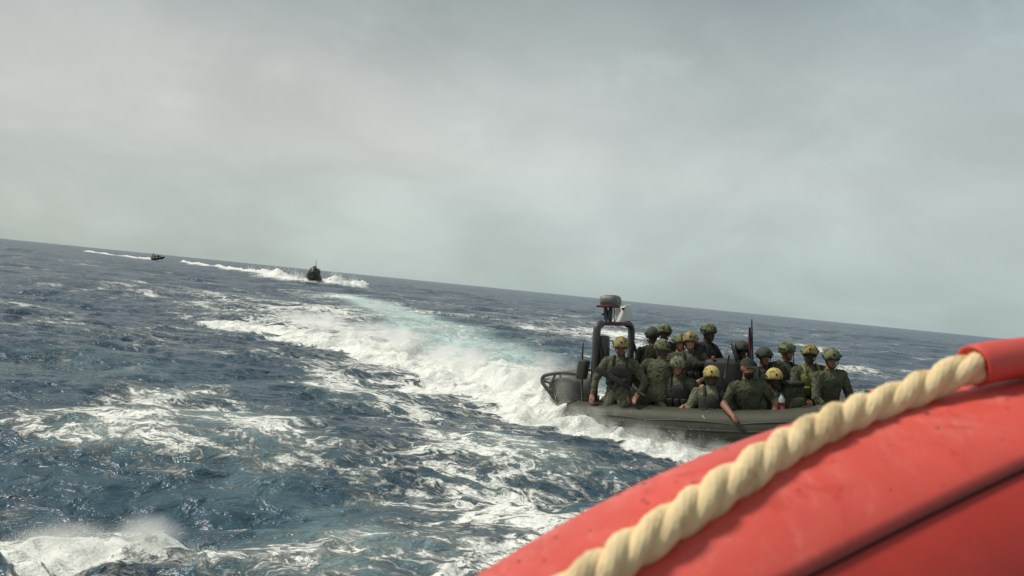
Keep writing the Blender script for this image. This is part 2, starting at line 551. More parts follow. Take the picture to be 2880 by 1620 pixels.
    # boiling foam from the camera's own boat
    for (cx, cy, rr, hh, a) in ((-2.52, 4.90, 0.24, 0.09, 0.48), (-2.02, 5.04, 0.23, 0.10, 0.48), (-2.75, 4.55, 0.32, 0.05, 0.42), (-2.25, 4.62, 0.28, 0.05, 0.44),
                                (-1.62, 4.66, 0.15, 0.05, 0.38), (-0.27, 4.98, 0.10, 0.03, 0.40)):
        k = np.exp(-(((x - cx) ** 2 + (y - cy) ** 2) / rr ** 2) ** 1.4 * (1 + 0.25 * fc2))
        ridge += 0.75 * hh * k
        foam += 0.60 * a * k + 0.08 * np.exp(-((x - cx) ** 2 + (y - cy) ** 2) / (2.6 * rr) ** 2)
        turb = np.maximum(turb, 1.3 * k)
        aer += 0.5 * k
    # hull hollows the water a little around the planing boat
    hollow = -0.10 * near
    h = h + ridge * (1 + 0.30 * turb * fc2) + kc * fc * (1 + 0.4 * fc2) + 0.030 * turb * (fc + 0.9 * fc2) * np.clip(wc + 0.2, 0, 1) + hollow
    return dx, dy, h, np.clip(foam, 0, 1.3), np.clip(aer, 0, 1)


def sea_z(x, y):
    a = sea(np.array([float(x)]), np.array([float(y)]))
    return float(a[2][0])


# one sheet to the horizon: rings round the viewpoint, finer close by and ahead
rr = [0.35]
while rr[-1] < 7000:
    r0 = rr[-1]
    rr.append(r0 * (1.06 if r0 < 3.2 else 1.0068 if r0 < 40 else 1.012 if r0 < 150 else 1.03))
rr = np.array(rr)
th = np.concatenate([np.linspace(rad(-42), rad(42), 800, endpoint=False), np.linspace(rad(42), rad(318), 190, endpoint=False)])
TH, RRg = np.meshgrid(th, rr)
X0, Y0 = RRg * np.sin(TH), RRg * np.cos(TH)
DX, DY, HH, FOAM, AER = sea(X0.ravel(), Y0.ravel())
co = np.stack([X0.ravel() + DX, Y0.ravel() + DY, HH], -1)
nr, nt = TH.shape
idx = np.arange(nr * nt).reshape(nr, nt)
nx = np.roll(idx, -1, 1)
quads = np.stack([idx[:-1], nx[:-1], nx[1:], idx[1:]], -1).reshape(-1, 4)
me = bpy.data.meshes.new('water')
me.vertices.add(len(co)); me.vertices.foreach_set('co', co.astype(np.float32).ravel())
me.loops.add(quads.size); me.loops.foreach_set('vertex_index', quads.astype(np.int32).ravel())
me.polygons.add(len(quads)); me.polygons.foreach_set('loop_start', np.arange(0, quads.size, 4, dtype=np.int32))
me.polygons.foreach_set('use_smooth', np.ones(len(quads), bool))
me.update()
for nm, arr in (('foam', FOAM), ('aer', AER)):
    at_ = me.attributes.new(nm, 'FLOAT', 'POINT')
    at_.data.foreach_set('value', arr.astype(np.float32))
water = bpy.data.objects.new('water', me)
COL.objects.link(water)
water['kind'] = 'structure'

wm = bpy.data.materials.new('sea_water')
wm.use_nodes = True
t = NT(wm.node_tree)
b = t.n['Principled BSDF']
out = t.n['Material Output']
geo = t.new('ShaderNodeNewGeometry')
pos = geo.outputs['Position']
fa = t.new('ShaderNodeAttribute', attribute_name='foam').outputs['Fac']
ae = t.new('ShaderNodeAttribute', attribute_name='aer').outputs['Fac']
warp = t.new('ShaderNodeTexNoise'); warp.inputs['Scale'].default_value = 1.7; warp.inputs['Detail'].default_value = 3
t.put(warp.inputs['Vector'], pos)
wv = t.vmath('ADD', pos, t.vmath('MULTIPLY', t.vmath('SUBTRACT', warp.outputs['Color'], (0.5, 0.5, 0.5)), (0.9, 0.9, 0.9)))
n1 = t.noise(t.vmath('MULTIPLY', pos, (0.75, 1.25, 1.0)), 1.9, 10, 0.70, 0.7)
n2 = t.noise(t.vmath('MULTIPLY', wv, (0.7, 1.3, 1.0)), 6.5, 7, 0.72, 0.4)
ridg = t.math('SUBTRACT', 1.0, t.math('MULTIPLY', t.math('ABSOLUTE', t.math('SUBTRACT', n2, 0.5)), 5.0), clamp=True)
vor = t.new('ShaderNodeTexVoronoi', feature='DISTANCE_TO_EDGE')
vor.inputs['Scale'].default_value = 2.6
t.put(vor.inputs['Vector'], wv)
lace = t.math('SUBTRACT', 1.0, t.math('MULTIPLY', vor.outputs['Distance'], 5.0), clamp=True)
ridA = t.noise(t.vmath('MULTIPLY', wv, (0.8, 1.2, 1.0)), 2.1, 5, 0.55, 0.6)
ridA = t.math('SUBTRACT', 1.0, t.math('MULTIPLY', t.math('ABSOLUTE', t.math('SUBTRACT', ridA, 0.5)), 5.5), clamp=True)
tex = t.math('ADD', t.math('MULTIPLY', t.mapr(n1, 0.28, 0.72), 0.30), t.math('ADD', t.math('MULTIPLY', ridg, 0.36), t.math('MULTIPLY', ridA, 0.34)))
lo = t.math('SUBTRACT', 1.0, t.math('MULTIPLY', fa, 0.68))
mask = t.mapr(tex, lo, t.math('ADD', lo, 0.22), 0, 1, True)
# thin streaks riding the ripples
n3 = t.noise(t.vmath('MULTIPLY', wv, (0.42, 1.7, 1.0)), 8.0, 6, 0.74, 0.3)
stk = t.math('MULTIPLY', t.mapr(n3, 0.55, 0.69, 0, 0.6, True), t.mapr(t.math('ADD', fa, t.math('MULTIPLY', t.math('SUBTRACT', n1, 0.5), 0.5)), 0.16, 0.40, 0, 1, True))
mask = t.math('MAXIMUM', mask, stk)
mask = t.math('MULTIPLY', mask, t.mapr(fa, 0.06, 0.22, 0, 1, True), clamp=True)
deep = t.mix(t.mapr(n1, 0.3, 0.7), (0.024, 0.048, 0.082, 1), (0.044, 0.084, 0.118, 1))
aercol = t.mix(t.mapr(ae, 0.25, 0.85), (0.10, 0.22, 0.235, 1), (0.60, 0.77, 0.73, 1))
wcol = t.mix(t.math('MULTIPLY', ae, t.mapr(n1, 0.30, 0.58, 0.45, 1.0), clamp=True), deep, aercol)
fcol = t.mix(t.mapr(n2, 0.3, 0.7), (0.74, 0.76, 0.71, 1), (0.90, 0.90, 0.84, 1))
t.put(b.inputs['Base Color'], t.mix(mask, wcol, fcol))
t.put(b.inputs['Roughness'], t.mapr(mask, 0, 1, 0.25, 0.85))
t.put(b.inputs['Specular IOR Level'], t.mapr(mask, 0, 1, 0.5, 0.15))
b.inputs['IOR'].default_value = 1.333
rip1 = t.noise(t.vmath('MULTIPLY', pos, (1.0, 1.25, 1.0)), 3.0, 4, 0.52, 0.5)
rip2 = t.noise(pos, 13.0, 4, 0.6, 0.3)
rip0 = t.noise(t.vmath('MULTIPLY', pos, (0.7, 1.3, 1.0)), 0.85, 3, 0.5, 0.3)
rip3 = t.noise(pos, 42.0, 3, 0.6)
hgt = t.math('ADD', t.math('MULTIPLY', t.math('MULTIPLY', t.math('ADD', rip3, t.math('MULTIPLY', t.noise(wv, 11.0, 4, 0.6, 0.5), 2.6)), mask), 0.008), t.math('ADD', t.math('MULTIPLY', rip1, 0.16), t.math('MULTIPLY', rip0, 0.30)))
hgt = t.math('ADD', hgt, t.math('ADD', t.math('MULTIPLY', rip2, 0.016), t.math('MULTIPLY', mask, 0.011)))
bp = t.new('ShaderNodeBump')
bp.inputs['Strength'].default_value = 1.0
bp.inputs['Distance'].default_value = 1.0
t.put(bp.inputs['Height'], hgt)
t.l.new(bp.outputs[0], b.inputs['Normal'])
me.materials.append(wm)

# ------------------------------------------------------------------ the camera's own inflatable boat
own_boat = tag(empty('inflatable_boat', (0.3, 0.8, 1.2)),
               'bright red inflatable boat tube with beige rope filling the lower right corner', 'inflatable boat')


def ax(tt):
    tt = np.asarray(tt, float)
    return np.stack([np.polyval((0.0654, 0.4747, 0.1297), tt), np.polyval((-0.0952, 0.2961, 0.7467), tt), np.polyval((-0.0770, 0.2670, 1.3749), tt)], -1)


def ax_ext(n):
    """axis with straight run-outs, plus frames"""
    t0, t1 = -0.25, 1.25
    core = np.linspace(t0, t1, n)
    P = ax(core)
    a, bb = P[0] - P[1], P[-1] - P[-2]
    a /= np.linalg.norm(a); bb /= np.linalg.norm(bb)
    a = a * [1, 1, 0.5]
    pre = [P[0] + a * s for s in np.linspace(0.9, 0.04, 12)]
    post = [P[-1] + bb * s for s in np.linspace(0.04, 1.1, 12)]
    Pall = np.vstack([pre, P, post])
    tall = np.concatenate([np.linspace(t0 - 1, t0 - .01, 12), core, np.linspace(t1 + .01, t1 + 1, 12)])
    T = np.gradient(Pall, axis=0); T /= np.linalg.norm(T, axis=1)[:, None]
    side = np.cross(T, [0, 0, 1.0]); side /= np.linalg.norm(side, axis=1)[:, None]   # towards the inside of the boat
    up = np.cross(side, T)
    return tall, Pall, T, side, up


TT, AP, ATn, ASd, AUp = ax_ext(90)
if (ASd[40] @ np.array([0.0, -1.0, 0.0])) < 0:
    ASd = -ASd
TR = 0.194


def on_tube(i, phi, r):
    return AP[i] + r * (np.cos(phi) * ASd[i] + np.sin(phi) * AUp[i])


PHI = np.linspace(0, 2 * np.pi, 72, endpoint=False)
taper = np.ones(len(AP)); taper[:6] = [0.25, 0.5, 0.7, 0.84, 0.93, 0.98]; taper[-6:] = taper[:6][::-1]
mb = MB().grid(np.array([[on_tube(i, p, TR * taper[i]) for p in PHI] for i in range(len(AP))]))


def local_build(m, name, mt, parent, off):
    m.v = [tuple(np.array(v) - off) for v in m.v]
    return m.build(name, mt, parent)


OFF = np.array([0.3, 0.8, 1.2])
tube_o = local_build(mb, 'tube', 'red_shaded', own_boat, OFF)
tube_o['label'] = 'red rubber tube below the dark seam, shade painted into its colour'
# seam angle along the tube, from points seen on it
SEAM_W = [(0.263, 0.679, 1.583), (0.313, 0.700, 1.603), (0.371, 0.724, 1.626), (0.438, 0.752, 1.652), (0.513, 0.782, 1.681)]
st, sp = [], []
for p in SEAM_W:
    p = np.array(p)
    i = int(np.argmin(np.linalg.norm(AP - p + 0 * AP, axis=1)))
    d = p - AP[i]
    st.append(TT[i]); sp.append(math.atan2(d @ AUp[i], d @ ASd[i]))
seam_phi = np.polyval(np.polyfit(st, sp, 2), np.clip(TT, 0.05, 1.0))
CR = 0.2005
rows = []
for i in range(len(AP)):
    k = taper[i]
    a = np.linspace(seam_phi[i], rad(232), 60)
    ring = [on_tube(i, a[0], (TR - 0.002) * k)] + [on_tube(i, a[0] + 0.004, (CR - 0.0015) * k)] + [on_tube(i, q, CR * k) for q in a[1:]] + [on_tube(i, a[-1] + 0.01, (TR - 0.002) * k)]
    rows.append(ring)
cover = local_build(MB().grid(np.array(rows), closed_v=False, cap=False), 'cover_strip', 'red', own_boat, OFF)
cover['label'] = 'bright red outer fabric panel the rope lies on'
local_build(MB().tube([on_tube(i, seam_phi[i] - 0.008, TR + 0.0015) for i in range(4, len(AP) - 4)], 0.0038, 8), 'seam', 'seam', cover, OFF)
# beads of sea water on the fabric
dm = MB()
for q in range(240):
    i = int(RNG.integers(14, len(AP) - 16)); a0 = seam_phi[i] + 0.06 + RNG.random() ** 0.8 * 1.5
    rad_ = 0.0009 + 0.0028 * RNG.random() ** 3
    f_ = RNG.random()
    c0 = on_tube(i, a0, CR) * (1 - f_) + on_tube(i + 1, a0, CR) * f_
    nr_ = np.cos(a0) * ASd[i] + np.sin(a0) * AUp[i]
    e1 = ATn[i]; e2 = np.cross(nr_, e1)
    B3 = np.stack([e1 * (1 + 0.5 * RNG.random()), e2, nr_ * 0.55], 1)
    dm.ell(c0, (rad_, rad_, rad_), 6, 9, B3)
dr = local_build(dm, 'water_drops', 'drop', cover, OFF)
dr['kind'] = 'stuff'
# rigid hull side that carries the tube down to the water
hp = []
for i in range(3, len(AP) - 3):
    b0 = on_tube(i, rad(250), TR * 0.97)
    b1 = AP[i] - ASd[i] * -0.10 + np.array([0, 0, -0.75]); b2 = AP[i] + ASd[i] * 0.45; b2[2] = -0.35
    b3 = AP[i] + ASd[i] * 0.5; b3[2] = -0.30; b4 = b1 + ASd[i] * 0.05; b5 = on_tube(i, rad(300), TR * 0.97)
    hp.append([b0, b1, b2, b3, b4, b5])
local_build(MB().grid(np.array(hp)), 'hull', 'red_shaded', own_boat, OFF)

# three-strand rope
RP = [(-0.060, 0.578, 1.484), (-0.010, 0.608, 1.513), (0.039, 0.637, 1.541), (0.100, 0.674, 1.575), (0.142, 0.700, 1.598), (0.218, 0.751, 1.638), (0.287, 0.800, 1.672),
      (0.360, 0.842, 1.702), (0.440, 0.880, 1.7285)]
RP += [(0.5189, 0.9, 1.7638), (0.5974, 0.93, 1.7793), (0.7138, 0.975, 1.7958), (0.9084, 1.04, 1.8236)]
rope_c = catmull(RP, 44)
T = np.gradient(rope_c, axis=0); sl = np.linalg.norm(T, axis=1); T /= sl[:, None]
arc = np.concatenate([[0], np.cumsum(np.linalg.norm(np.diff(rope_c, axis=0), axis=1))])
u = np.cross([0, 0, 1.0], T); u /= np.linalg.norm(u, axis=1)[:, None]
v = np.cross(T, u)
grab = empty('grab_rope', (0, 0, 0)); grab.parent = own_boat
grab['label'] = 'thick twisted beige rope lying along the red tube'
wear = 1 + 0.05 * np.sin(arc * 41) + 0.03 * np.sin(arc * 97 + 1)
for s in range(3):
    lay = arc + 0.0045 * np.sin(arc * 23 + 0.7) + 0.003 * np.sin(arc * 57)
    ph = -2 * np.pi * lay / 0.128 + s * 2 * np.pi / 3
    cl_ = rope_c + (0.0072 * wear)[:, None] * (np.cos(ph)[:, None] * u + np.sin(ph)[:, None] * v)
    # each strand shows its own yarns, laid the other way round
    n_y = 40
    aa = np.linspace(0, 2 * np.pi, n_y, endpoint=False)
    rs_ = 0.0112 * (1 + 0.05 * np.sin(arc * 60 + s * 2) + 0.02 * np.sin(arc * 173 + s))
    rings = []
    for i in range(len(arc)):
        yarn = 1 + 0.11 * np.abs(np.cos(5 * aa + 2 * np.pi * arc[i] / 0.030)) ** 0.6 - 0.07 + 0.012 * np.sin(aa * 3 + arc[i] * 300)
        rings.append(cl_[i] + (rs_[i] * yarn)[:, None] * (np.cos(aa)[:, None] * u[i] + np.sin(aa)[:, None] * v[i]))
    local_build(MB().grid(np.array(rings)), 'strand', 'rope', grab, OFF)
# loose fibres standing off the rope
fb = MB()
for q in range(420):
    i = int(RNG.integers(5, len(arc) - 5)); a0 = RNG.random() * 6.283
    nn0 = math.cos(a0) * u[i] + math.sin(a0) * v[i]
    p0 = rope_c[i] + nn0 * 0.0165
    dd = nn0 * 0.6 + T[i] * RNG.normal() * 0.9 + RNG.normal(size=3) * 0.4
    dd /= np.linalg.norm(dd)
    ln = 0.003 + 0.006 * RNG.random()
    fb.tube([p0, p0 + dd * ln * 0.5, p0 + dd * ln + T[i] * RNG.normal() * 0.002], [0.00022, 0.00018, 0.00008], 3)
fo_ = local_build(fb, 'loose_fibres', 'rope', grab, OFF)
fo_['kind'] = 'stuff'
# red sleeve that swallows the rope
i0 = int(np.argmin(np.linalg.norm(rope_c - np.array((0.5244, 0.902, 1.7655)), axis=1)))
sl_c = rope_c[i0:] + np.array([0, 0, 0.001])
n = len(sl_c)
rs = np.full(n, 0.0235); rs[0] = 0.0205; rs[1] = 0.0225
sleeve_rows = MB().tube(sl_c, rs, 26)
local_build(sleeve_rows, 'rope_sleeve', 'red', own_boat, OFF)
lip = [sl_c[1]]
ring = [sl_c[0] + 0.0215 * (math.cos(a) * u[i0] + math.sin(a) * v[i0]) for a in np.linspace(0, 2 * np.pi, 28, endpoint=False)]
local_build(MB().tube(ring, 0.0022, 8, closed=True, cap=False), 'sleeve_hem', 'red', own_boat, OFF)

# ------------------------------------------------------------------ people
VOX = 0.0105


def two_bone(a, c, l1, l2, hint):
    a, c, hint = np.array(a, float), np.array(c, float), np.array(hint, float)
    d = c - a; L = np.linalg.norm(d)
    if L > (l1 + l2) * 0.995:
        c = a + d / L * (l1 + l2) * 0.995; d = c - a; L = np.linalg.norm(d)
    L = max(L, abs(l1 - l2) + 0.02)
    dn = d / (np.linalg.norm(d) + 1e-9)
    x = (l1 * l1 - l2 * l2 + L * L) / (2 * L)
    hgt_ = math.sqrt(max(l1 * l1 - x * x, 0))
    hp_ = hint - dn * (hint @ dn); hp_ /= np.linalg.norm(hp_) + 1e-9
    return a + dn * x + hp_ * hgt_, c


def rotm(yaw=0, pitch=0, roll=0):
    return np.array(Matrix.Rotation(yaw, 3, 'Z') @ Matrix.Rotation(pitch, 3, 'Y') @ Matrix.Rotation(roll, 3, 'X'))


def remesh(mbv, vox, smooth=2):
    o = mbv.build('tmp_body', None)
    md = o.modifiers.new('r', 'REMESH'); md.mode = 'VOXEL'; md.voxel_size = vox; md.use_smooth_shade = True
    s2 = o.modifiers.new('s', 'SMOOTH'); s2.iterations = smooth; s2.factor = 0.5
    dg = bpy.context.evaluated_depsgraph_get()
    me_ = bpy.data.meshes.new_from_object(o.evaluated_get(dg))
    old = o.data
    bpy.data.objects.remove(o); bpy.data.meshes.remove(old)
    return me_


def person(loc, yaw, lean=10, head_yaw=0, head_pitch=5, side=0, legs='sit', hands=((0.33, 0.16, -0.02), (0.33, -0.16, -0.02)),
           uniform='uniform0', face='skin', sleeves='long', helmet='helmet_tan', vest='vest', beard=False, goggles=False, cap=False,
           backpack=False, parent_matrix=None, vox=VOX, scale=1.0, label='', group=None, fine=True):
    """one figure; local frame: +x the way the hips face, +y left, z up, origin at the pelvis"""
    Lb = rotm(0, rad(lean), rad(side))
    chest = Lb @ np.array([0.0, 0, 0.33]); neck = Lb @ np.array([-0.005, 0, 0.50])
    Hd = rotm(rad(head_yaw), rad(head_pitch), 0)
    hc = neck + Lb @ np.array([0.01, 0, 0.07]) + np.array([0.025, 0, 0.105])
    m = MB()
    # torso: stacked ellipses lofted from hips to shoulders
    prof = [(-0.10, 0.09, 0.12), (-0.06, 0.115, 0.155), (0.02, 0.118, 0.160), (0.12, 0.110, 0.150), (0.24, 0.118, 0.165), (0.34, 0.128, 0.182), (0.42, 0.118, 0.188), (0.47, 0.085, 0.150), (0.51, 0.062, 0.075), (0.56, 0.055, 0.058)]
    a = np.linspace(0, 2 * np.pi, 20, endpoint=False)
    rings = []
    for (z, rx, ry) in prof:
        f = min(max(z / 0.2, 0), 1)
        Rk = rotm(0, rad(lean) * f, rad(side) * f)
        bk = 1.10 if z < 0.48 else 1.0
        rings.append((Rk @ np.stack([bk * rx * np.cos(a), bk * ry * np.sin(a), np.full(20, z)], 0)).T)
    m.grid(np.array(rings))
    m.cap_seg(neck - np.array([0, 0, 0.03]), hc - np.array([0.02, 0, 0.05]), 0.060, 0.056)

    def H(p):
        return hc + Hd @ np.array(p, float)
    # head
    Rh = Matrix([list(r_) for r_ in Hd])
    m.ell(H((-0.008, 0, 0.02)), (0.098, 0.077, 0.105), 12, 18, Rh)
    m.ell(H((0.035, 0, -0.055)), (0.062, 0.055, 0.062), 10, 14, Rh)
    m.ell(H((0.068, 0, -0.092)), (0.026, 0.028, 0.022), 8, 10, Rh)
    m.cap_seg(H((0.084, 0, 0.022)), H((0.106, 0, -0.022)), 0.012, 0.017, 8, 3)
    m.cap_seg(H((0.078, 0.035, 0.036)), H((0.078, -0.035, 0.036)), 0.016, 0.016, 8, 3)
    m.cap_seg(H((0.078, 0.02, -0.062)), H((0.078, -0.02, -0.062)), 0.013, 0.013, 8, 3)
    for s in (1, -1):
        m.ell(H((-0.005, 0.078 * s, -0.005)), (0.022, 0.012, 0.032), 8, 10, Rh)
    sh = {}; hip = {}; jo = []
    for s, hd in ((1, hands[0]), (-1, hands[1])):
        S = Lb @ np.array([0.0, 0.192 * s, 0.435]); sh[s] = S
        E, Wr = two_bone(S, hd, 0.295, 0.265, (-0.35, 0.75 * s, -0.6))
        m.cap_seg(Lb @ np.array([0, 0.13 * s, 0.45]), S, 0.075, 0.070)
        ab = 1.0 if sleeves == 'short' else 1.16
        m.cap_seg(S, E, 0.068 * ab, 0.052 * ab); m.cap_seg(E, Wr, 0.050 * ab, 0.036)
        d = Wr - E; d /= np.linalg.norm(d)
        lat = np.cross(d, [0, 0, 1.0]); lat /= np.linalg.norm(lat) + 1e-9
        nrm = np.cross(lat, d)
        if nrm[2] > 0:
            nrm = -nrm
        palm = Wr + d * 0.05
        m.cap_seg(Wr, palm, 0.032, 0.034)
        for q, (of, ln) in enumerate(((-0.030, 0.058), (-0.010, 0.068), (0.010, 0.064), (0.030, 0.050))):
            k0 = palm + d * 0.022 + lat * of
            k1 = k0 + d * ln * 0.5 + nrm * 0.006
            k2 = k1 + d * ln * 0.35 + nrm * ln * 0.45
            m.cap_seg(k0, k1, 0.0105, 0.0100, 6, 3); m.cap_seg(k1, k2, 0.0100, 0.0085, 6, 3)
        th0 = Wr + d * 0.022 + lat * 0.026 * s
        th1 = th0 + d * 0.030 + lat * 0.026 * s
        m.cap_seg(th0, th1, 0.014, 0.011, 6, 3); m.cap_seg(th1, th1 + d * 0.028 + nrm * 0.010, 0.011, 0.009, 6, 3)
        jo.append((E, Wr, d))
    feet = []
    for s in (1, -1):
        Hp = np.array([0.0, 0.095 * s, -0.03])
        if legs == 'sit':
            F = np.array([0.40, 0.15 * s, -0.42]); hint = (1, 0.2 * s, 0.6)
        elif legs == 'low':
            F = np.array([-0.20, 0.14 * s, -0.09]); hint = (1, 0.15 * s, -0.15)
        elif legs == 'kneel':
            F = np.array([-0.22, 0.15 * s, -0.36]); hint = (1, 0.1 * s, -0.4)
        else:
            F = np.array([0.03, 0.13 * s, -0.80]); hint = (1, 0.1 * s, 0)
        K, F = two_bone(Hp, F, 0.42, 0.42, hint)
        m.cap_seg(Hp, K, 0.088, 0.060); m.cap_seg(K, F, 0.060, 0.043)
        fd = np.array([0.15, 0.02 * s, -0.03]) if legs != 'kneel' else np.array([-0.10, 0, -0.06])
        m.cap_seg(F + np.array([-0.03, 0, -0.04]), F + fd + np.array([0, 0, -0.02]), 0.042, 0.036)
        feet.append((F, fd))
    me_ = remesh(m, vox)
    me_.name = 'person'
    nvert = len(me_.vertices)
    V = np.empty(nvert * 3, np.float32); me_.vertices.foreach_get('co', V); V = V.reshape(-1, 3)
    # cloth wrinkles outside head and hands
    isface = (np.linalg.norm((V - hc) / 0.165, axis=1) < 1) & (V[:, 2] > (hc - Hd[:, 2] * 0.115)[2] - 0.02)
    ishand = np.zeros(nvert, bool); isfore = np.zeros(nvert, bool)
    for (E, Wr, d) in jo:
        rel = V - Wr
        ishand |= (rel @ d > 0.0) & (np.linalg.norm(rel, axis=1) < 0.19)
        L = np.linalg.norm(Wr - E)
        al = (V - E) @ d
        off = np.linalg.norm((V - E) - al[:, None] * d, axis=1)
        isfore |= (al > -0.02) & (al < L + 0.01) & (off < 0.066)
    isboot = np.zeros(nvert, bool)
    for (F, fd) in feet:
        isboot |= np.linalg.norm(V - F, axis=1) < 0.085
        isboot |= np.linalg.norm(V - F - fd, axis=1) < 0.09
    lc = np.empty(len(me_.loops), np.int32); me_.loops.foreach_get('vertex_index', lc)
    npoly = len(me_.polygons)
    ls = np.empty(npoly, np.int32); me_.polygons.foreach_get('loop_start', ls)
    v0 = lc[ls]
    mi = np.zeros(npoly, np.int32)
    if sleeves == 'short':
        mi[isfore[v0]] = 2
    mi[isface[v0]] = 1
    mi[ishand[v0]] = 2
    mi[isboot[v0]] = 3
    cloth = ~(isface | ishand | isboot)
    if sleeves == 'short':
        cloth &= ~isfore
    ww = 0.006 * np.sin(V[:, 0] * 31 + 9 * np.sin(V[:, 2] * 17)) * np.sin(V[:, 2] * 43 + 7 * np.sin(V[:, 1] * 19 + V[:, 0] * 11))
    nn_ = np.empty(nvert * 3, np.float32); me_.vertices.foreach_get('normal', nn_); nn_ = nn_.reshape(-1, 3)
    V = V + nn_ * (ww * cloth)[:, None]
    me_.vertices.foreach_set('co', V.astype(np.float32).ravel())
    me_.materials.clear()
    for q in (uniform, face, 'skin' if face.startswith('mask') else face, 'black'):
        me_.materials.append(M[q])
    me_.polygons.foreach_set('material_index', mi)
    me_.polygons.foreach_set('use_smooth', np.ones(npoly, bool))
    me_.update()
    o = bpy.data.objects.new('person', me_)
    COL.objects.link(o)
    Mw = (parent_matrix or Matrix.Identity(4)) @ Matrix.Translation(Vector(loc)) @ Matrix.Rotation(rad(yaw), 4, 'Z') @ Matrix.Scale(scale, 4)
    o.matrix_world = Mw
    tag(o, label, 'person', group)

    # helmet: shell with a brim line, rails and a front mount
    if helmet:
        th_ = np.linspace(0.03, 1.0, 9)
        rows_ = []
        for q in th_:
            an = np.linspace(0, 2 * np.pi, 24, endpoint=False)
            low = 1.62 + 0.30 * (0.5 - 0.5 * np.cos(an)) + 0.16 * np.exp(-((np.abs(np.sin(an)) - 1) / 0.35) ** 2)
            tq = q * low
            rows_.append(np.stack([0.136 * np.sin(tq) * np.cos(an) - 0.008, 0.116 * np.sin(tq) * np.sin(an), 0.122 * np.cos(tq) + 0.030], -1))
        last = rows_[-1]
        rows_.append(last * [0.90, 0.88, 1.0])
        P = np.array(rows_)
        P = P @ Hd.T + hc
        hm = MB().grid(P, cap=False)
        hm.add([P[0].mean(0)], [])
        cidx = len(hm.v) - 1
        hm.f += [(i, (i + 1) % 24, cidx) for i in range(24)]
        ho = hm.build('helmet', helmet, o)
        if fine:
            mt = MB()
            mt.box(H((0.124, 0, 0.088)), (0.018, 0.026, 0.032), Rh, 0.005)
            mt.build('helmet_mount', 'black', ho)
            for s in (1, -1):
                MB().box(H((-0.01, 0.118 * s, 0.045)), (0.12, 0.014, 0.022), Rh, 0.004).build('helmet_rail', 'black', ho)
        st_ = MB()
        for s in (1, -1):
            st_.tube([H((0.02, 0.092 * s, 0.01)), H((0.045, 0.072 * s, -0.06)), H((0.062, 0.03 * s, -0.112)), H((0.066, 0, -0.118))], 0.0075, 6)
        st_.build('chin_strap', 'black', ho)
    if cap:
        rows_ = []
        for q in np.linspace(0.03, 1.45, 7):
            an = np.linspace(0, 2 * np.pi, 22, endpoint=False)
            rows_.append(np.stack([0.112 * np.sin(q) * np.cos(an) - 0.008, 0.092 * np.sin(q) * np.sin(an), np.full(22, 0.105 * np.cos(q) + 0.045)], -1))
        P = np.array(rows_) @ Hd.T + hc
        cm = MB().grid(P)
        ppk = np.array([[(0.08 + 0.085 * x * math.cos(yv), 0.085 * math.sin(yv) * (1 - 0.15 * x), 0.052 - 0.012 * x) for yv in np.linspace(-1.2, 1.2, 9)] for x in (0, 0.5, 1.0)])
        cm.grid(ppk @ Hd.T + hc, closed_v=False, cap=False)
        cm.build('cap', 'dark_uniform', o)
    # eyes or goggles
    if goggles:
        g = MB().box(H((0.098, 0, 0.026)), (0.03, 0.125, 0.048), Rh, 0.012)
        an = np.linspace(0, 2 * np.pi, 22, endpoint=False)
        g.tube([H((0.104 * math.cos(x) - 0.008, 0.086 * math.sin(x), 0.026)) for x in an], 0.011, 6, closed=True, cap=False)
        g.build('goggles', 'eye', o)
    else:
        for s in (1, -1):
            MB().ell(H((0.083, 0.032 * s, 0.016)), (0.013, 0.016, 0.010), 7, 10, Rh).build('eye', 'eye', o)
    if beard:
        bd = MB()
        bd.ell(H((0.050, 0, -0.078)), (0.060, 0.064, 0.055), 10, 14, Rh)
        bd.ell(H((0.075, 0, -0.105)), (0.030, 0.034, 0.034), 8, 10, Rh)
        bd.build('beard', 'beard', o)
    # vest wraps the chest
    if vest:
        rows_ = []
        a = np.linspace(0, 2 * np.pi, 28, endpoint=False)
        for (z, rx, ry) in ((0.10, 0.138, 0.172), (0.105, 0.152, 0.186), (0.20, 0.156, 0.192), (0.30, 0.166, 0.196), (0.385, 0.160, 0.184), (0.43, 0.138, 0.150), (0.44, 0.112, 0.122)):
            f = min(max(z / 0.2, 0), 1)
            Rk = rotm(0, rad(lean) * f, rad(side) * f)
            sq = np.sign(np.cos(a)) * np.abs(np.cos(a)) ** 0.75
            rows_.append((Rk @ np.stack([rx * sq, ry * np.sin(a), np.full(28, z)], 0)).T)
        vo = MB().grid(np.array(rows_)).build('vest', vest, o)
        RL = Matrix([list(r_) for r_ in Lb])
        if fine:
            for y_ in (-0.10, 0.0, 0.10):
                MB().box(Lb @ np.array([0.170, y_, 0.19]), (0.05, 0.078, 0.12), RL, 0.012).build('pouch', vest, vo)
        for s in (1, -1):
            pts = [Lb @ np.array(q) for q in ((0.135, 0.085 * s, 0.37), (0.10, 0.095 * s, 0.475), (0.0, 0.10 * s, 0.522), (-0.10, 0.095 * s, 0.475), (-0.135, 0.085 * s, 0.37))]
            MB().tube(catmull(pts, 5), 0.021, 8).build('shoulder_strap', vest, vo)
        if backpack:
            MB().box(Lb @ np.array([-0.20, 0, 0.28]), (0.13, 0.27, 0.36), RL, 0.035).build('back_pouch', vest, vo)
    return o


# ------------------------------------------------------------------ the patrol boat (local x to the bow, y to port, z up)
def tube_path(sy):
    return catmull([(-0.10, 0.80 * sy, 0.00), (0.4, 0.80 * sy, 0.005), (1.2, 0.80 * sy, 0.01), (2.2, 0.80 * sy, 0.02), (3.1, 0.78 * sy, 0.08), (3.8, 0.66 * sy, 0.22), (4.35, 0.42 * sy, 0.36), (4.62, 0.12 * sy, 0.43), (4.64, 0.0, 0.435)], 8)


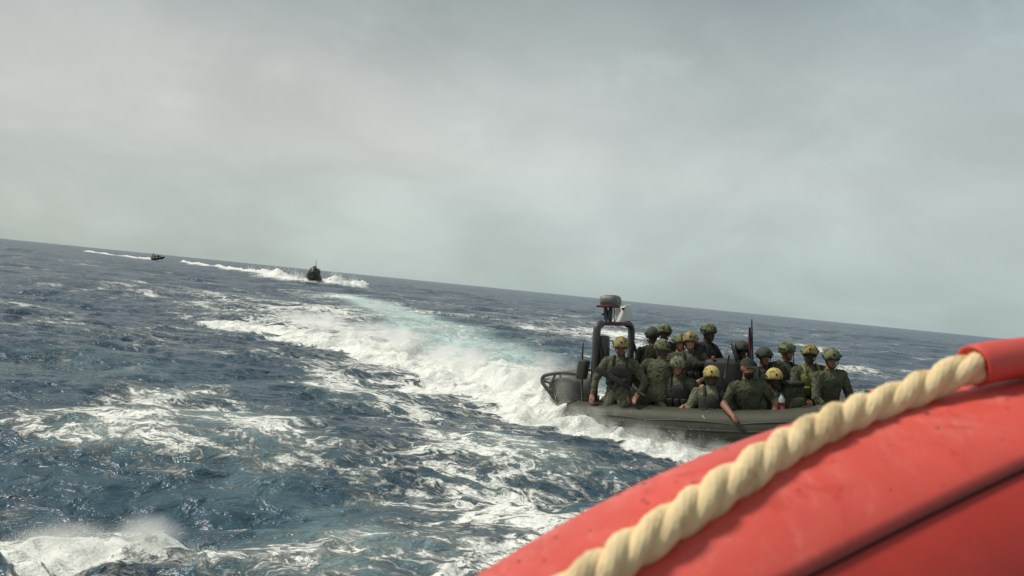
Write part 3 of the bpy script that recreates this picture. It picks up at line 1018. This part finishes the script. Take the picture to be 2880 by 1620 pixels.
def patrol_boat(name, fine=True):
    root = empty(name)
    for sy in (-1, 1):
        P = tube_path(sy)
        r = np.full(len(P), 0.25); r[0:5] = [0.03, 0.12, 0.19, 0.23, 0.245]
        r *= 1 - 0.12 * sm(P[:, 0], 3.2, 4.6)
        tb = MB().tube(P, r, 22).build('tube', 'olive', root)
        # rubbing strake, a rope line and grab patches along the side
        ST = P[6:-2] + np.array([0, 0, -0.02])
        nrm_ = np.gradient(ST, axis=0); nrm_ = np.stack([nrm_[:, 1], -nrm_[:, 0], 0 * nrm_[:, 0]], -1) * -sy
        nrm_ /= np.linalg.norm(nrm_, axis=1)[:, None]
        MB().tube(ST + nrm_ * r[6:-2, None] * 0.985, 0.024, 8).build('rubbing_strake', 'black', tb)
        if fine:
            for k in range(8, len(P) - 10, 9):
                MB().box(P[k] + np.array([0, 0, r[k] * 0.985]), (0.16, 0.10, 0.018), None, 0.006).build('grab_patch', 'black', tb)
            Q = []
            for k in range(8, len(P) - 8):
                Q.append(P[k] + np.array([0, 0, 0.075 + 0.03 * abs(math.sin((k - 8) / 9 * math.pi))]) + nrm_[k - 6] * r[k] * 0.93)
            MB().tube(Q, 0.010, 6).build('lifeline', 'tube_metal', tb)
    # V hull and deck
    rows = []
    for x, hb, zt, zk in ((-0.15, 0.78, -0.06, -0.46), (1.0, 0.80, -0.06, -0.48), (2.2, 0.80, -0.05, -0.47), (3.2, 0.72, 0.02, -0.36), (3.9, 0.52, 0.14, -0.16), (4.4, 0.24, 0.26, 0.06), (4.62, 0.03, 0.33, 0.26)):
        rows.append([(x, -hb, zt), (x, -hb * 0.92, (zt + zk) * 0.5 - 0.06), (x, -hb * 0.5, zk * 0.78 + zt * 0.1), (x, 0, zk), (x, hb * 0.5, zk * 0.78 + zt * 0.1), (x, hb * 0.92, (zt + zk) * 0.5 - 0.06), (x, hb, zt)])
    MB().grid(np.array(rows), closed_v=True).build('hull', 'hull', root, smooth=False)
    dk = [[(x, -hb, z), (x, hb, z)] for x, hb, z in ((-0.12, 0.70, -0.09), (2.4, 0.72, -0.08), (3.3, 0.62, 0.02), (4.1, 0.34, 0.18))]
    MB().grid(np.array(dk), closed_v=False, cap=False).build('deck', 'deck', root, smooth=False)
    MB().box((-0.03, 0, 0.04), (0.07, 1.36, 0.36), None, 0.015).build('transom', 'olive', root)
    # two outboards
    for y in (-0.32, 0.32):
        en = MB()
        rows = []
        for z, lx, ly, xo in ((0.10, 0.16, 0.12, 0), (0.16, 0.24, 0.17, 0), (0.32, 0.27, 0.19, 0.0), (0.48, 0.26, 0.18, -0.01), (0.58, 0.20, 0.13, -0.02), (0.61, 0.10, 0.07, -0.02)):
            a = np.linspace(0, 2 * np.pi, 20, endpoint=False)
            ca, sa = np.cos(a), np.sin(a)
            rows.append(np.stack([-0.20 + xo + 0.92 * lx * np.sign(ca) * np.abs(ca) ** 0.7, y + ly * np.sign(sa) * np.abs(sa) ** 0.7, np.full(20, z)], -1))
        e = en.grid(np.array(rows)).build('outboard_motor', 'engine', root)
        MB().box((-0.22, y, -0.15), (0.16, 0.10, 0.55), None, 0.03).build('motor_leg', 'black', e)
        MB().box((-0.16, y, 0.06), (0.12, 0.16, 0.2), None, 0.02).build('motor_bracket', 'black', e)
    # guard frame round the outboards
    for y in (-0.50, 0.50):
        g = MB()
        g.tube(catmull([(0.06, y, 0.64), (-0.22, y, 0.645), (-0.46, y, 0.60), (-0.53, y, 0.56), (-0.545, y, 0.50), (-0.52, y, 0.45), (-0.36, y, 0.27), (-0.20, y, 0.06)], 6), 0.030, 8)
        g.tube([(-0.53, y, 0.50), (-0.38, y, 0.47), (-0.30, y, 0.22)], 0.020, 8)
        g.tube([(-0.32, y, 0.63), (-0.44, y, 0.36)], 0.020, 8)
        g.build('engine_guard', 'tube_metal', root)
    g = MB().tube([(-0.54, -0.50, 0.52), (-0.54, 0.50, 0.52)], 0.022, 8).tube([(-0.30, -0.50, 0.64), (-0.30, 0.50, 0.64)], 0.018, 8)
    g.build('guard_crossbar', 'tube_metal', root)
    # stern arch with radar, light bar and flag
    arch = empty('stern_arch'); arch.parent = root
    for y in (-0.60, 0.60):
        MB().tube(catmull([(0.42 + 0.12 * y, y * 1.1, -0.05), (0.44 + 0.12 * y, y * 1.1, 0.7), (0.46 + 0.12 * y, y * 1.1, 1.26), (0.46 + 0.10 * y, y * 1.02, 1.38), (0.46 + 0.08 * y, y * 0.86, 1.41)], 6), 0.058, 10).build('post', 'tube_metal', arch)
        MB().tube([(0.84 + 0.1 * y, y * 1.1, 0.0), (0.50 + 0.12 * y, y * 1.1, 1.10)], 0.024, 8).build('brace', 'tube_metal', arch)
    MB().box((0.46, 0, 1.41), (0.12, 1.10, 0.06), Matrix.Rotation(rad(-6), 3, 'Z'), 0.015).build('crossbar', 'maroon', arch)
    MB().box((0.46, -0.56, 1.02), (0.17, 0.16, 0.42), None, 0.03).build('equipment_box', 'tube_metal', arch)
    ms = MB()
    for y0, y1 in ((-0.42, -0.16), (-0.16, -0.42), (-0.42, -0.44), (-0.16, -0.14)):
        ms.tube([(0.44, y0, 1.43), (0.44, y1, 1.66)], 0.024, 8)
    ms.tube([(0.40, -0.46, 1.55), (0.40, -0.12, 1.55)], 0.014, 8)
    ms.build('mast_truss', 'tube_metal', arch)
    MB().box((0.44, -0.28, 1.675), (0.24, 0.46, 0.035), None, 0.01).build('radar_shelf', 'maroon', arch)
    rd = []
    for z, k in ((1.695, 0.9), (1.71, 1.0), (1.79, 1.0), (1.83, 0.9), (1.85, 0.6)):
        a = np.linspace(0, 2 * np.pi, 26, endpoint=False)
        rd.append(np.stack([0.44 + 0.14 * k * np.sign(np.cos(a)) * np.abs(np.cos(a)) ** 0.5, -0.18 + 0.20 * k * np.sign(np.sin(a)) * np.abs(np.sin(a)) ** 0.5, np.full(26, z)], -1))
    MB().grid(np.array(rd)).build('radar_dome', 'radar', arch)
    # flag: rippled cloth with a small dark mark
    fl = []
    for i, uu in enumerate(np.linspace(0, 1, 14)):
        row = []
        for vv in np.linspace(0, 1, 12):
            wdt = 0.20 + 0.17 * vv
            row.append((0.50 - 0.05 + uu * wdt * 0.95 - 0.09 * vv, 0.13 + 0.03 * math.sin(uu * 7 + vv * 2) + 0.06 * uu, 1.70 - 0.255 * vv - 0.02 * math.sin(uu * 5)))
        fl.append(row)
    fl = np.array(fl)
    fo = MB().grid(fl, closed_v=False, cap=False).build('flag', 'flag', arch)
    sd_ = fo.modifiers.new('thick', 'SOLIDIFY'); sd_.thickness = 0.004
    MB().ell((0.545, 0.135, 1.650), (0.026, 0.022, 0.020), 8, 12).build('flag_mark', 'black', fo)
    MB().tube([(0.40, 0.14, 1.41), (0.40, 0.14, 1.74)], 0.010, 8).build('flag_staff', 'tube_metal', arch)
    # console, jockey seats, racks and aerials
    cs = MB().box((2.14, 0.12, 0.42), (0.52, 0.72, 1.02), None, 0.07).build('console', 'black', root)
    ws = [[(2.36, -0.22, 0.90), (2.36, 0.46, 0.90)], [(2.26, -0.20, 1.16), (2.26, 0.44, 1.16)]]
    wso = MB().grid(np.array(ws), closed_v=False, cap=False).build('windscreen', 'glass', cs)
    sd_ = wso.modifiers.new('thick', 'SOLIDIFY'); sd_.thickness = 0.012
    for x in (1.25, 1.72):
        for y in (-0.12, 0.34):
            st_ = MB().box((x, y, 0.14), (0.36, 0.26, 0.46), None, 0.04).build('jockey_seat', 'olive', root)
            MB().box((x, y, 0.40), (0.40, 0.30, 0.09), None, 0.035).build('cushion', 'black', st_)
    MB().box((2.92, 0.2, 0.08), (0.30, 1.0, 0.30), None, 0.03).build('thwart', 'olive', root)
    MB().box((3.55, 0.0, 0.18), (0.30, 0.76, 0.22), None, 0.03).build('thwart', 'olive', root)
    MB().box((0.86, 0.20, 0.20), (0.34, 0.62, 0.50), None, 0.05).build('equipment_rack', 'black', root)
    an = MB().tube([(2.46, 0.22, 0.70), (2.47, 0.22, 1.20), (2.47, 0.22, 1.40)], [0.030, 0.024, 0.014], 8)
    an.build('aerial', 'maroon', root)
    MB().tube([(2.52, 0.20, 0.70), (2.50, 0.20, 1.52)], [0.020, 0.008], 8).build('aerial', 'black', root)
    MB().tube([(3.05, 0.62, 0.2), (3.05, 0.62, 1.12)], 0.008, 6).build('aerial', 'black', root)
    MB().tube([(0.20, -0.72, 0.2), (0.19, -0.72, 0.92), (0.20, -0.72, 1.12)], [0.016, 0.014, 0.007], 8).build('aerial', 'black', root)
    MB().box((0.18, -0.66, 0.72), (0.14, 0.20, 0.30), rotm_m(10), 0.03).build('gear_bag', 'olive', root)
    lm = MB().box((2.02, -0.22, 0.95), (0.04, 0.04, 0.05), None, 0.008)
    lm.build('red_lamp', 'lamp_red', cs)
    bl = MB().ell((4.15, -0.40, 0.60), (0.07, 0.05, 0.035), 8, 12)
    bl.build('bow_lamp', 'lamp_red', root)
    return root


def rotm_m(deg):
    return Matrix.Rotation(rad(deg), 3, 'Y')


pb = patrol_boat('patrol_boat')
pb.matrix_world = BM
tag(pb, 'dark olive inflatable patrol boat crowded with people, speeding right beside the red tube', 'boat')

FACE = -76
P = [
    # seated on the near tube by the stern
    dict(loc=(0.76, -0.74, 0.42), yaw=-82, lean=9, side=-5, head_pitch=10, head_yaw=12, legs='kneel', hands=((0.20, 0.30, -0.02), (0.12, -0.36, -0.05)), uniform='uniform1', face='mask_red', helmet='helmet_tan', vest='vest',
         label='person in tan helmet and reddish face cover sitting beside the stern arch'),
    dict(loc=(1.30, -0.62, 0.40), yaw=100, lean=12, side=6, head_pitch=2, head_yaw=-16, legs='kneel', hands=((0.25, 0.26, 0.06), (0.2, -0.3, 0.0)), uniform='uniform0', face='mask', helmet='helmet_green', vest=None, goggles=True,
         label='person seen from behind in green jacket with goggle strap round helmet'),
    dict(loc=(1.20, 0.30, 0.61), yaw=-62, lean=4, side=5, head_yaw=-20, head_pitch=3, legs='sit', hands=((0.3, 0.18, 0.02), (0.3, -0.18, 0.02)), uniform='uniform2', face='mask', helmet='helmet_green', vest='vest', goggles=True,
         label='person with green helmet and dark goggles at the back, right of the turned-back dark person'),
    dict(loc=(1.45, 0.12, 0.47), yaw=-70, lean=6, head_yaw=10, legs='sit', uniform='uniform1', face='skin', helmet='helmet_green', vest='vest',
         label='person with pale face and green helmet tucked between two helmeted neighbours'),
    dict(loc=(1.64, -0.02, 0.50), yaw=-74, lean=5, head_yaw=-6, legs='sit', uniform='uniform0', face='skin', helmet='helmet_tan', vest='vest', goggles=True,
         hands=((0.28, 0.12, 0.10), (0.28, -0.16, 0.05)),
         label='person with tan helmet and uncovered face just left of the highest dark-clad person'),
    dict(loc=(1.76, 0.22, 0.64), yaw=-24, lean=10, head_yaw=-10, legs='sit', uniform='dark_uniform', face='mask', helmet='helmet_green', vest='vest', backpack=True,
         hands=((0.36, 0.2, 0.22), (0.36, -0.2, 0.22)),
         label='dark-clad person in green helmet, highest in the boat, behind the console'),
    dict(loc=(2.08, -0.64, 0.04), yaw=-78, lean=4, head_pitch=8, legs='low', hands=((0.26, 0.14, 0.16), (0.26, -0.14, 0.14)), uniform='uniform3', face='mask', helmet='helmet_yellow', vest='vest', sleeves='long',
         label='person in bright yellow helmet sitting low behind the near tube'),
    dict(loc=(2.60, -0.58, 0.19), yaw=-72, lean=14, side=7, head_yaw=18, head_pitch=6, legs='low', hands=((0.34, 0.26, 0.06), (0.42, -0.30, 0.04)), uniform='uniform2', face='skin_dark', helmet=None, cap=True, vest=None, beard=True, sleeves='short',
         label='bearded person in dark cap and short sleeves resting a bare arm on the tube'),
    dict(loc=(2.83, -0.36, 0.03), yaw=-40, lean=6, head_yaw=-30, head_pitch=10, legs='low', uniform='uniform1', face='mask', helmet='helmet_yellow', vest='vest',
         label='person in mottled yellow helmet half hidden behind the bearded person'),
    dict(loc=(2.88, 0.46, 0.38), yaw=-50, lean=4, side=-6, head_yaw=24, legs='sit', hands=((0.34, 0.30, 0.12), (0.30, -0.12, 0.05)), uniform='uniform2', face='skin_dark', helmet='helmet_green', vest='vest',
         label='person in pale green helmet between plain dark helmet and yellow-green vest'),
    dict(loc=(3.31, 0.18, 0.37), yaw=-64, lean=8, side=4, head_yaw=-22, legs='sit', uniform='uniform0', face='mask', helmet='helmet_tan', vest='vest_green',
         label='person near the bow in tan helmet and yellow-green vest'),
    dict(loc=(3.57, -0.16, 0.34), yaw=-50, lean=12, side=5, head_yaw=-24, head_pitch=10, legs='sit', uniform='uniform0', face='skin_dark', helmet='helmet_green', vest=None, goggles=True,
         hands=((0.30, 0.12, 0.02), (0.34, -0.2, -0.04)),
         label='foremost person in the bow, olive jacket, dark visor on helmet'),
    dict(loc=(0.97, 0.42, 0.55), yaw=120, lean=6, head_pitch=4, legs='sit', uniform='dark_uniform', face='mask', helmet='helmet_dark', vest='vest', backpack=True,
         label='dark-clad person with back turned, just right of the stern arch'),
    dict(loc=(2.30, 0.34, 0.38), yaw=-58, lean=6, head_yaw=-6, legs='sit', uniform='dark_uniform', face='mask', helmet='helmet_dark', vest='vest', goggles=True,
         label='dark-clad person seated just left of the tall twin aerials'),
    dict(loc=(2.62, 0.30, 0.30), yaw=-70, lean=6, side=-3, head_yaw=12, legs='sit', uniform='dark_uniform', face='skin_dark', helmet='helmet_dark', vest='vest',
         label='dark-clad person in plain dark helmet directly behind the bearded person'),
    dict(loc=(1.58, -0.46, 0.16), yaw=-84, lean=12, head_pitch=12, legs='low', uniform='uniform0', face='skin_dark', helmet='helmet_green', vest='vest',
         hands=((0.30, 0.14, 0.12), (0.34, -0.10, 0.02)),
         label='person crouching low between the turned-back person and the yellow helmet'),
]
crew = []
for kw in P:
    crew.append(person(parent_matrix=BM, group='people aboard the near boat', **kw))

# things the crew has with it
bt = empty('drink_bottle'); bt.matrix_world = BM @ Matrix.Translation((3.02, -0.62, 0.26))
tag(bt, 'small pale bottle with red label standing by the near tube, towards the bow', 'bottle')
MB().tube([(0, 0, 0), (0, 0, 0.02), (0, 0, 0.19), (0, 0, 0.22), (0, 0, 0.25)], [0.036, 0.042, 0.042, 0.022, 0.016], 14).build('bottle_body', 'canister', bt)
MB().tube([(0, 0, 0.05), (0, 0, 0.14)], 0.0432, 14).build('bottle_label', 'lamp_red', bt)
MB().tube([(0, 0, 0.25), (0, 0, 0.275)], 0.019, 12).build('bottle_cap', 'black', bt)

def rucksack(loc, yaw, tilt, label):
    r_ = empty('rucksack'); r_.matrix_world = BM @ Matrix.Translation(loc) @ Matrix.Rotation(rad(yaw), 4, 'Z') @ Matrix.Rotation(rad(tilt), 4, 'Y')
    tag(r_, label, 'rucksack')
    rows_ = []
    for z, kx, ky in ((0, 0.10, 0.14), (0.03, 0.13, 0.17), (0.2, 0.14, 0.18), (0.36, 0.12, 0.165), (0.44, 0.08, 0.12), (0.46, 0.03, 0.05)):
        a_ = np.linspace(0, 2 * np.pi, 20, endpoint=False)
        rows_.append(np.stack([kx * np.sign(np.cos(a_)) * np.abs(np.cos(a_)) ** 0.6, ky * np.sign(np.sin(a_)) * np.abs(np.sin(a_)) ** 0.6, np.full(20, z)], -1))
    MB().grid(np.array(rows_)).build('pack_body', 'uniform2', r_)
    MB().box((0.14, 0, 0.15), (0.07, 0.22, 0.18), None, 0.02).build('pocket', 'uniform0', r_)
    MB().ell((0.01, 0, 0.43), (0.14, 0.17, 0.055), 8, 16).build('top_flap', 'vest', r_)
    for y_ in (-0.08, 0.08):
        MB().tube(catmull([(0.14, y_, 0.02), (0.165, y_, 0.2), (0.13, y_, 0.38), (0.0, y_, 0.485)], 5), 0.009, 6).build('strap', 'black', r_)


rucksack((3.14, -0.28, 0.20), -60, -6, 'dark olive rucksack beside the bottle, in front of the bow group')


def rifle(loc, rot, label):
    r_ = empty('rifle'); r_.matrix_world = BM @ Matrix.Translation(loc) @ rot
    tag(r_, label, 'rifle', 'rifles aboard the near boat')
    MB().box((0, 0, 0), (0.24, 0.04, 0.07), None, 0.008).build('receiver', 'black', r_)
    MB().tube([(0.12, 0, 0.01), (0.46, 0, 0.01)], [0.016, 0.011], 8).build('barrel', 'black', r_)
    MB().box((-0.22, 0, -0.015), (0.22, 0.035, 0.085), None, 0.012).build('stock', 'black', r_)
    MB().box((0.04, 0, -0.10), (0.05, 0.025, 0.16), Matrix.Rotation(rad(-14), 3, 'Y'), 0.006).build('magazine', 'black', r_)
    MB().box((-0.08, 0, -0.075), (0.035, 0.03, 0.10), Matrix.Rotation(rad(18), 3, 'Y'), 0.008).build('grip', 'black', r_)


rifle((2.26, -0.68, 0.56), Matrix.Rotation(rad(-80), 4, 'Y') @ Matrix.Rotation(rad(10), 4, 'X'), 'black rifle held upright at the shoulder beside the bright yellow helmet')
rifle((0.80, -0.98, 0.62), Matrix.Rotation(rad(6), 4, 'Z') @ Matrix.Rotation(rad(28), 4, 'Y'), 'black rifle slung across the chest of the person by the stern arch')

# ------------------------------------------------------------------ the two boats farther off
def copy_tree(o, parent=None):
    c = o.copy(); COL.objects.link(c)
    c.parent = parent
    if parent is not None:
        c.matrix_parent_inverse = o.matrix_parent_inverse.copy()
    for ch in list(o.children):
        copy_tree(ch, c)
    return c


def far_boat(xy, yaw, pitch, lift, label):
    b_ = copy_tree(pb)
    z = sea_z(*xy) + lift
    mm_ = boat_matrix((xy[0], xy[1], z), yaw, pitch)
    b_.matrix_world = mm_ @ Matrix.Scale(0.80, 4)
    mm_ = mm_ @ Matrix.Scale(0.80, 4)
    tag(b_, label, 'boat')
    return mm_


fm1 = far_boat((-23.0, 93.6), rad(-79), rad(7), 0.15, 'distant dark boat coming head-on through white spray near the horizon')
fm2 = far_boat((-97.5, 217.5), rad(-20), rad(6), 0.2, 'tiny farthest boat on the horizon at far left, a dark speck')
fa_ = MB().tube([(0.46, 0.0, 1.4), (0.46, 0.0, 2.0), (0.46, 0.0, 2.75)], [0.05, 0.04, 0.02], 6).build('aerial', 'black')
fa_.parent = bpy.data.objects['patrol_boat.001']
for i, mm_, lbs in ((0, fm1, ['dark person at left in the distant head-on boat', 'dark person in the middle of the distant head-on boat', 'dark person at right in the distant head-on boat', 'dark person standing highest in the distant head-on boat']),
                    (1, fm2, ['tiny dark figure in the farthest boat on the horizon'] * 3)):
    spots = [(10, (3.40, -0.42, 0.36)), (2, (3.1, 0.05, 0.45)), (9, (3.2, 0.50, 0.38)), (5, (1.9, 0.15, 0.85))] if i == 0 else [(10, (3.2, 0.0, 0.36)), (2, (1.2, -0.4, 0.5)), (5, (2.0, 0.2, 0.62))]
    for (src, lc_), lb in zip(spots, lbs):
        c = copy_tree(crew[src])
        c.matrix_world = mm_ @ Matrix.Translation(Vector(lc_)) @ Matrix.Rotation(rad(-10 if i == 0 else -70), 4, 'Z')
        tag(c, lb, 'person', 'people aboard the head-on boat' if i == 0 else 'people aboard the farthest boat')

# ------------------------------------------------------------------ spray thrown up by the wakes
ico = [(0, 0, 1), (0.94, 0, -0.33), (-0.47, 0.82, -0.33), (-0.47, -0.82, -0.33)]
icof = [(0, 1, 2), (0, 2, 3), (0, 3, 1), (1, 3, 2)]


def spray(name, pts, sizes, label):
    n = len(pts)
    base = np.array(ico)
    rt = RNG.normal(size=(n, 4, 3)) * 0.35
    V = pts[:, None, :] + sizes[:, None, None] * (base[None] + rt)
    Fq = (np.array(icof)[None] + 4 * np.arange(n)[:, None, None]).reshape(-1, 3)
    o = link(name, V.reshape(-1, 3), Fq, 'spray')
    o['kind'] = 'stuff'
    o['label'] = label
    o['category'] = 'spray'
    return o


def along(pts, n, wid, hmean, smin, smax, power=1.0):
    pts = np.array(pts, float)
    seg = np.linalg.norm(np.diff(pts, axis=0), axis=1)
    cum = np.concatenate([[0], np.cumsum(seg)])
    s = RNG.random(n) ** power * cum[-1]
    x = np.interp(s, cum, pts[:, 0]) + RNG.normal(size=n) * wid
    y = np.interp(s, cum, pts[:, 1]) + RNG.normal(size=n) * wid
    h = sea(x, y)[2]
    lump = np.clip(0.4 + 0.8 * np.sin(s * 5.1) * np.sin(s * 2.3 + 1), 0.1, 1.2)
    z = h + np.abs(RNG.exponential(1.0, n)) * hmean * lump
    return np.stack([x, y, z], -1), smin + (smax - smin) * RNG.random(n) ** 3


a1 = along(SIDE, 26000, 0.18, 0.065, 0.0015, 0.0065)
a2 = along(CREST[:6], 22000, 0.42, 0.06, 0.002, 0.009, 1.4)
a3 = along([(0.95, 12.7), (0.5, 13.7)], 9000, 0.42, 0.13, 0.002, 0.008)
spray('boat_spray', np.vstack([a1[0], a2[0], a3[0]]), np.concatenate([a1[1], a2[1], a3[1]]), 'white spray thrown up along the near boat and its wake')
b1 = along([(-2.8, 4.7), (-2.5, 4.9), (-2.0, 5.04), (-1.7, 4.8)], 16000, 0.13, 0.045, 0.0009, 0.0036)
spray('wave_spray', b1[0], b1[1], 'fine white spray over the boiling foam at lower left')
c1_ = along(W1[:3], 2600, 0.5, 0.35, 0.02, 0.09, 2.2)
c2_ = along(W1b[:3], 1400, 0.5, 0.4, 0.02, 0.09, 1.6)
spray('distant_spray', np.vstack([c1_[0], c2_[0]]), np.concatenate([c1_[1], c2_[1]]), 'white spray either side of the distant head-on boat')

# airborne mist drifting over the wake: soft, patchy, thinning out to nothing at its edge
mm = bpy.data.materials.new('spray_mist')
mm.use_nodes = True
t = NT(mm.node_tree)
t.n.clear()
tcn = t.new('ShaderNodeTexCoord')
rr_ = t.vmath('LENGTH', tcn.outputs['Object'])
geo = t.new('ShaderNodeNewGeometry')
fall = t.mapr(rr_, 0.15, 1.0, 1.0, 0.0, True)
nz = t.mapr(t.noise(geo.outputs['Position'], 2.6, 4, 0.6, 0.5), 0.42, 0.66, 0.0, 1.0, True)
pv = t.new('ShaderNodeVolumePrincipled')
pv.inputs['Color'].default_value = (0.995, 0.995, 0.985, 1)
pv.inputs['Anisotropy'].default_value = 0.2
t.put(pv.inputs['Density'], t.math('MULTIPLY', t.math('MULTIPLY', fall, nz), 5.0))
mo = t.new('ShaderNodeOutputMaterial')
t.l.new(pv.outputs[0], mo.inputs['Volume'])
M['mist'] = mm
sp_root = bpy.data.objects['boat_spray']
mist_me = None
for (x, y, dz, sx, sy, sz, rot_) in ((0.75, 12.75, 0.12, 0.75, 0.55, 0.34, 120), (0.2, 13.9, 0.18, 1.2, 0.7, 0.34, 115), (-0.9, 16.3, 0.2, 1.7, 0.8, 0.36, 118),
                                     (-2.9, 19.4, 0.2, 2.0, 0.9, 0.36, 125), (-5.4, 22.6, 0.2, 2.2, 0.9, 0.34, 132), (1.5, 11.5, 0.08, 0.9, 0.50, 0.30, -30), (2.4, 11.0, 0.06, 0.9, 0.40, 0.24, -28), (3.2, 10.6, 0.03, 0.7, 0.3, 0.16, -26),
                                     (-2.52, 4.80, 0.02, 0.36, 0.30, 0.13, 10), (-2.06, 4.95, 0.02, 0.28, 0.24, 0.14, -10)):
    if mist_me is None:
        o = MB().ell((0, 0, 0), (1, 1, 1), 10, 18).build('mist', 'mist', sp_root)
        mist_me = o.data
    else:
        o = bpy.data.objects.new('mist', mist_me); COL.objects.link(o); o.parent = sp_root
    o.location = (x, y, sea_z(x, y) + dz)
    o.rotation_euler = (0, 0, rad(rot_))
    o.scale = (sx, sy, sz)
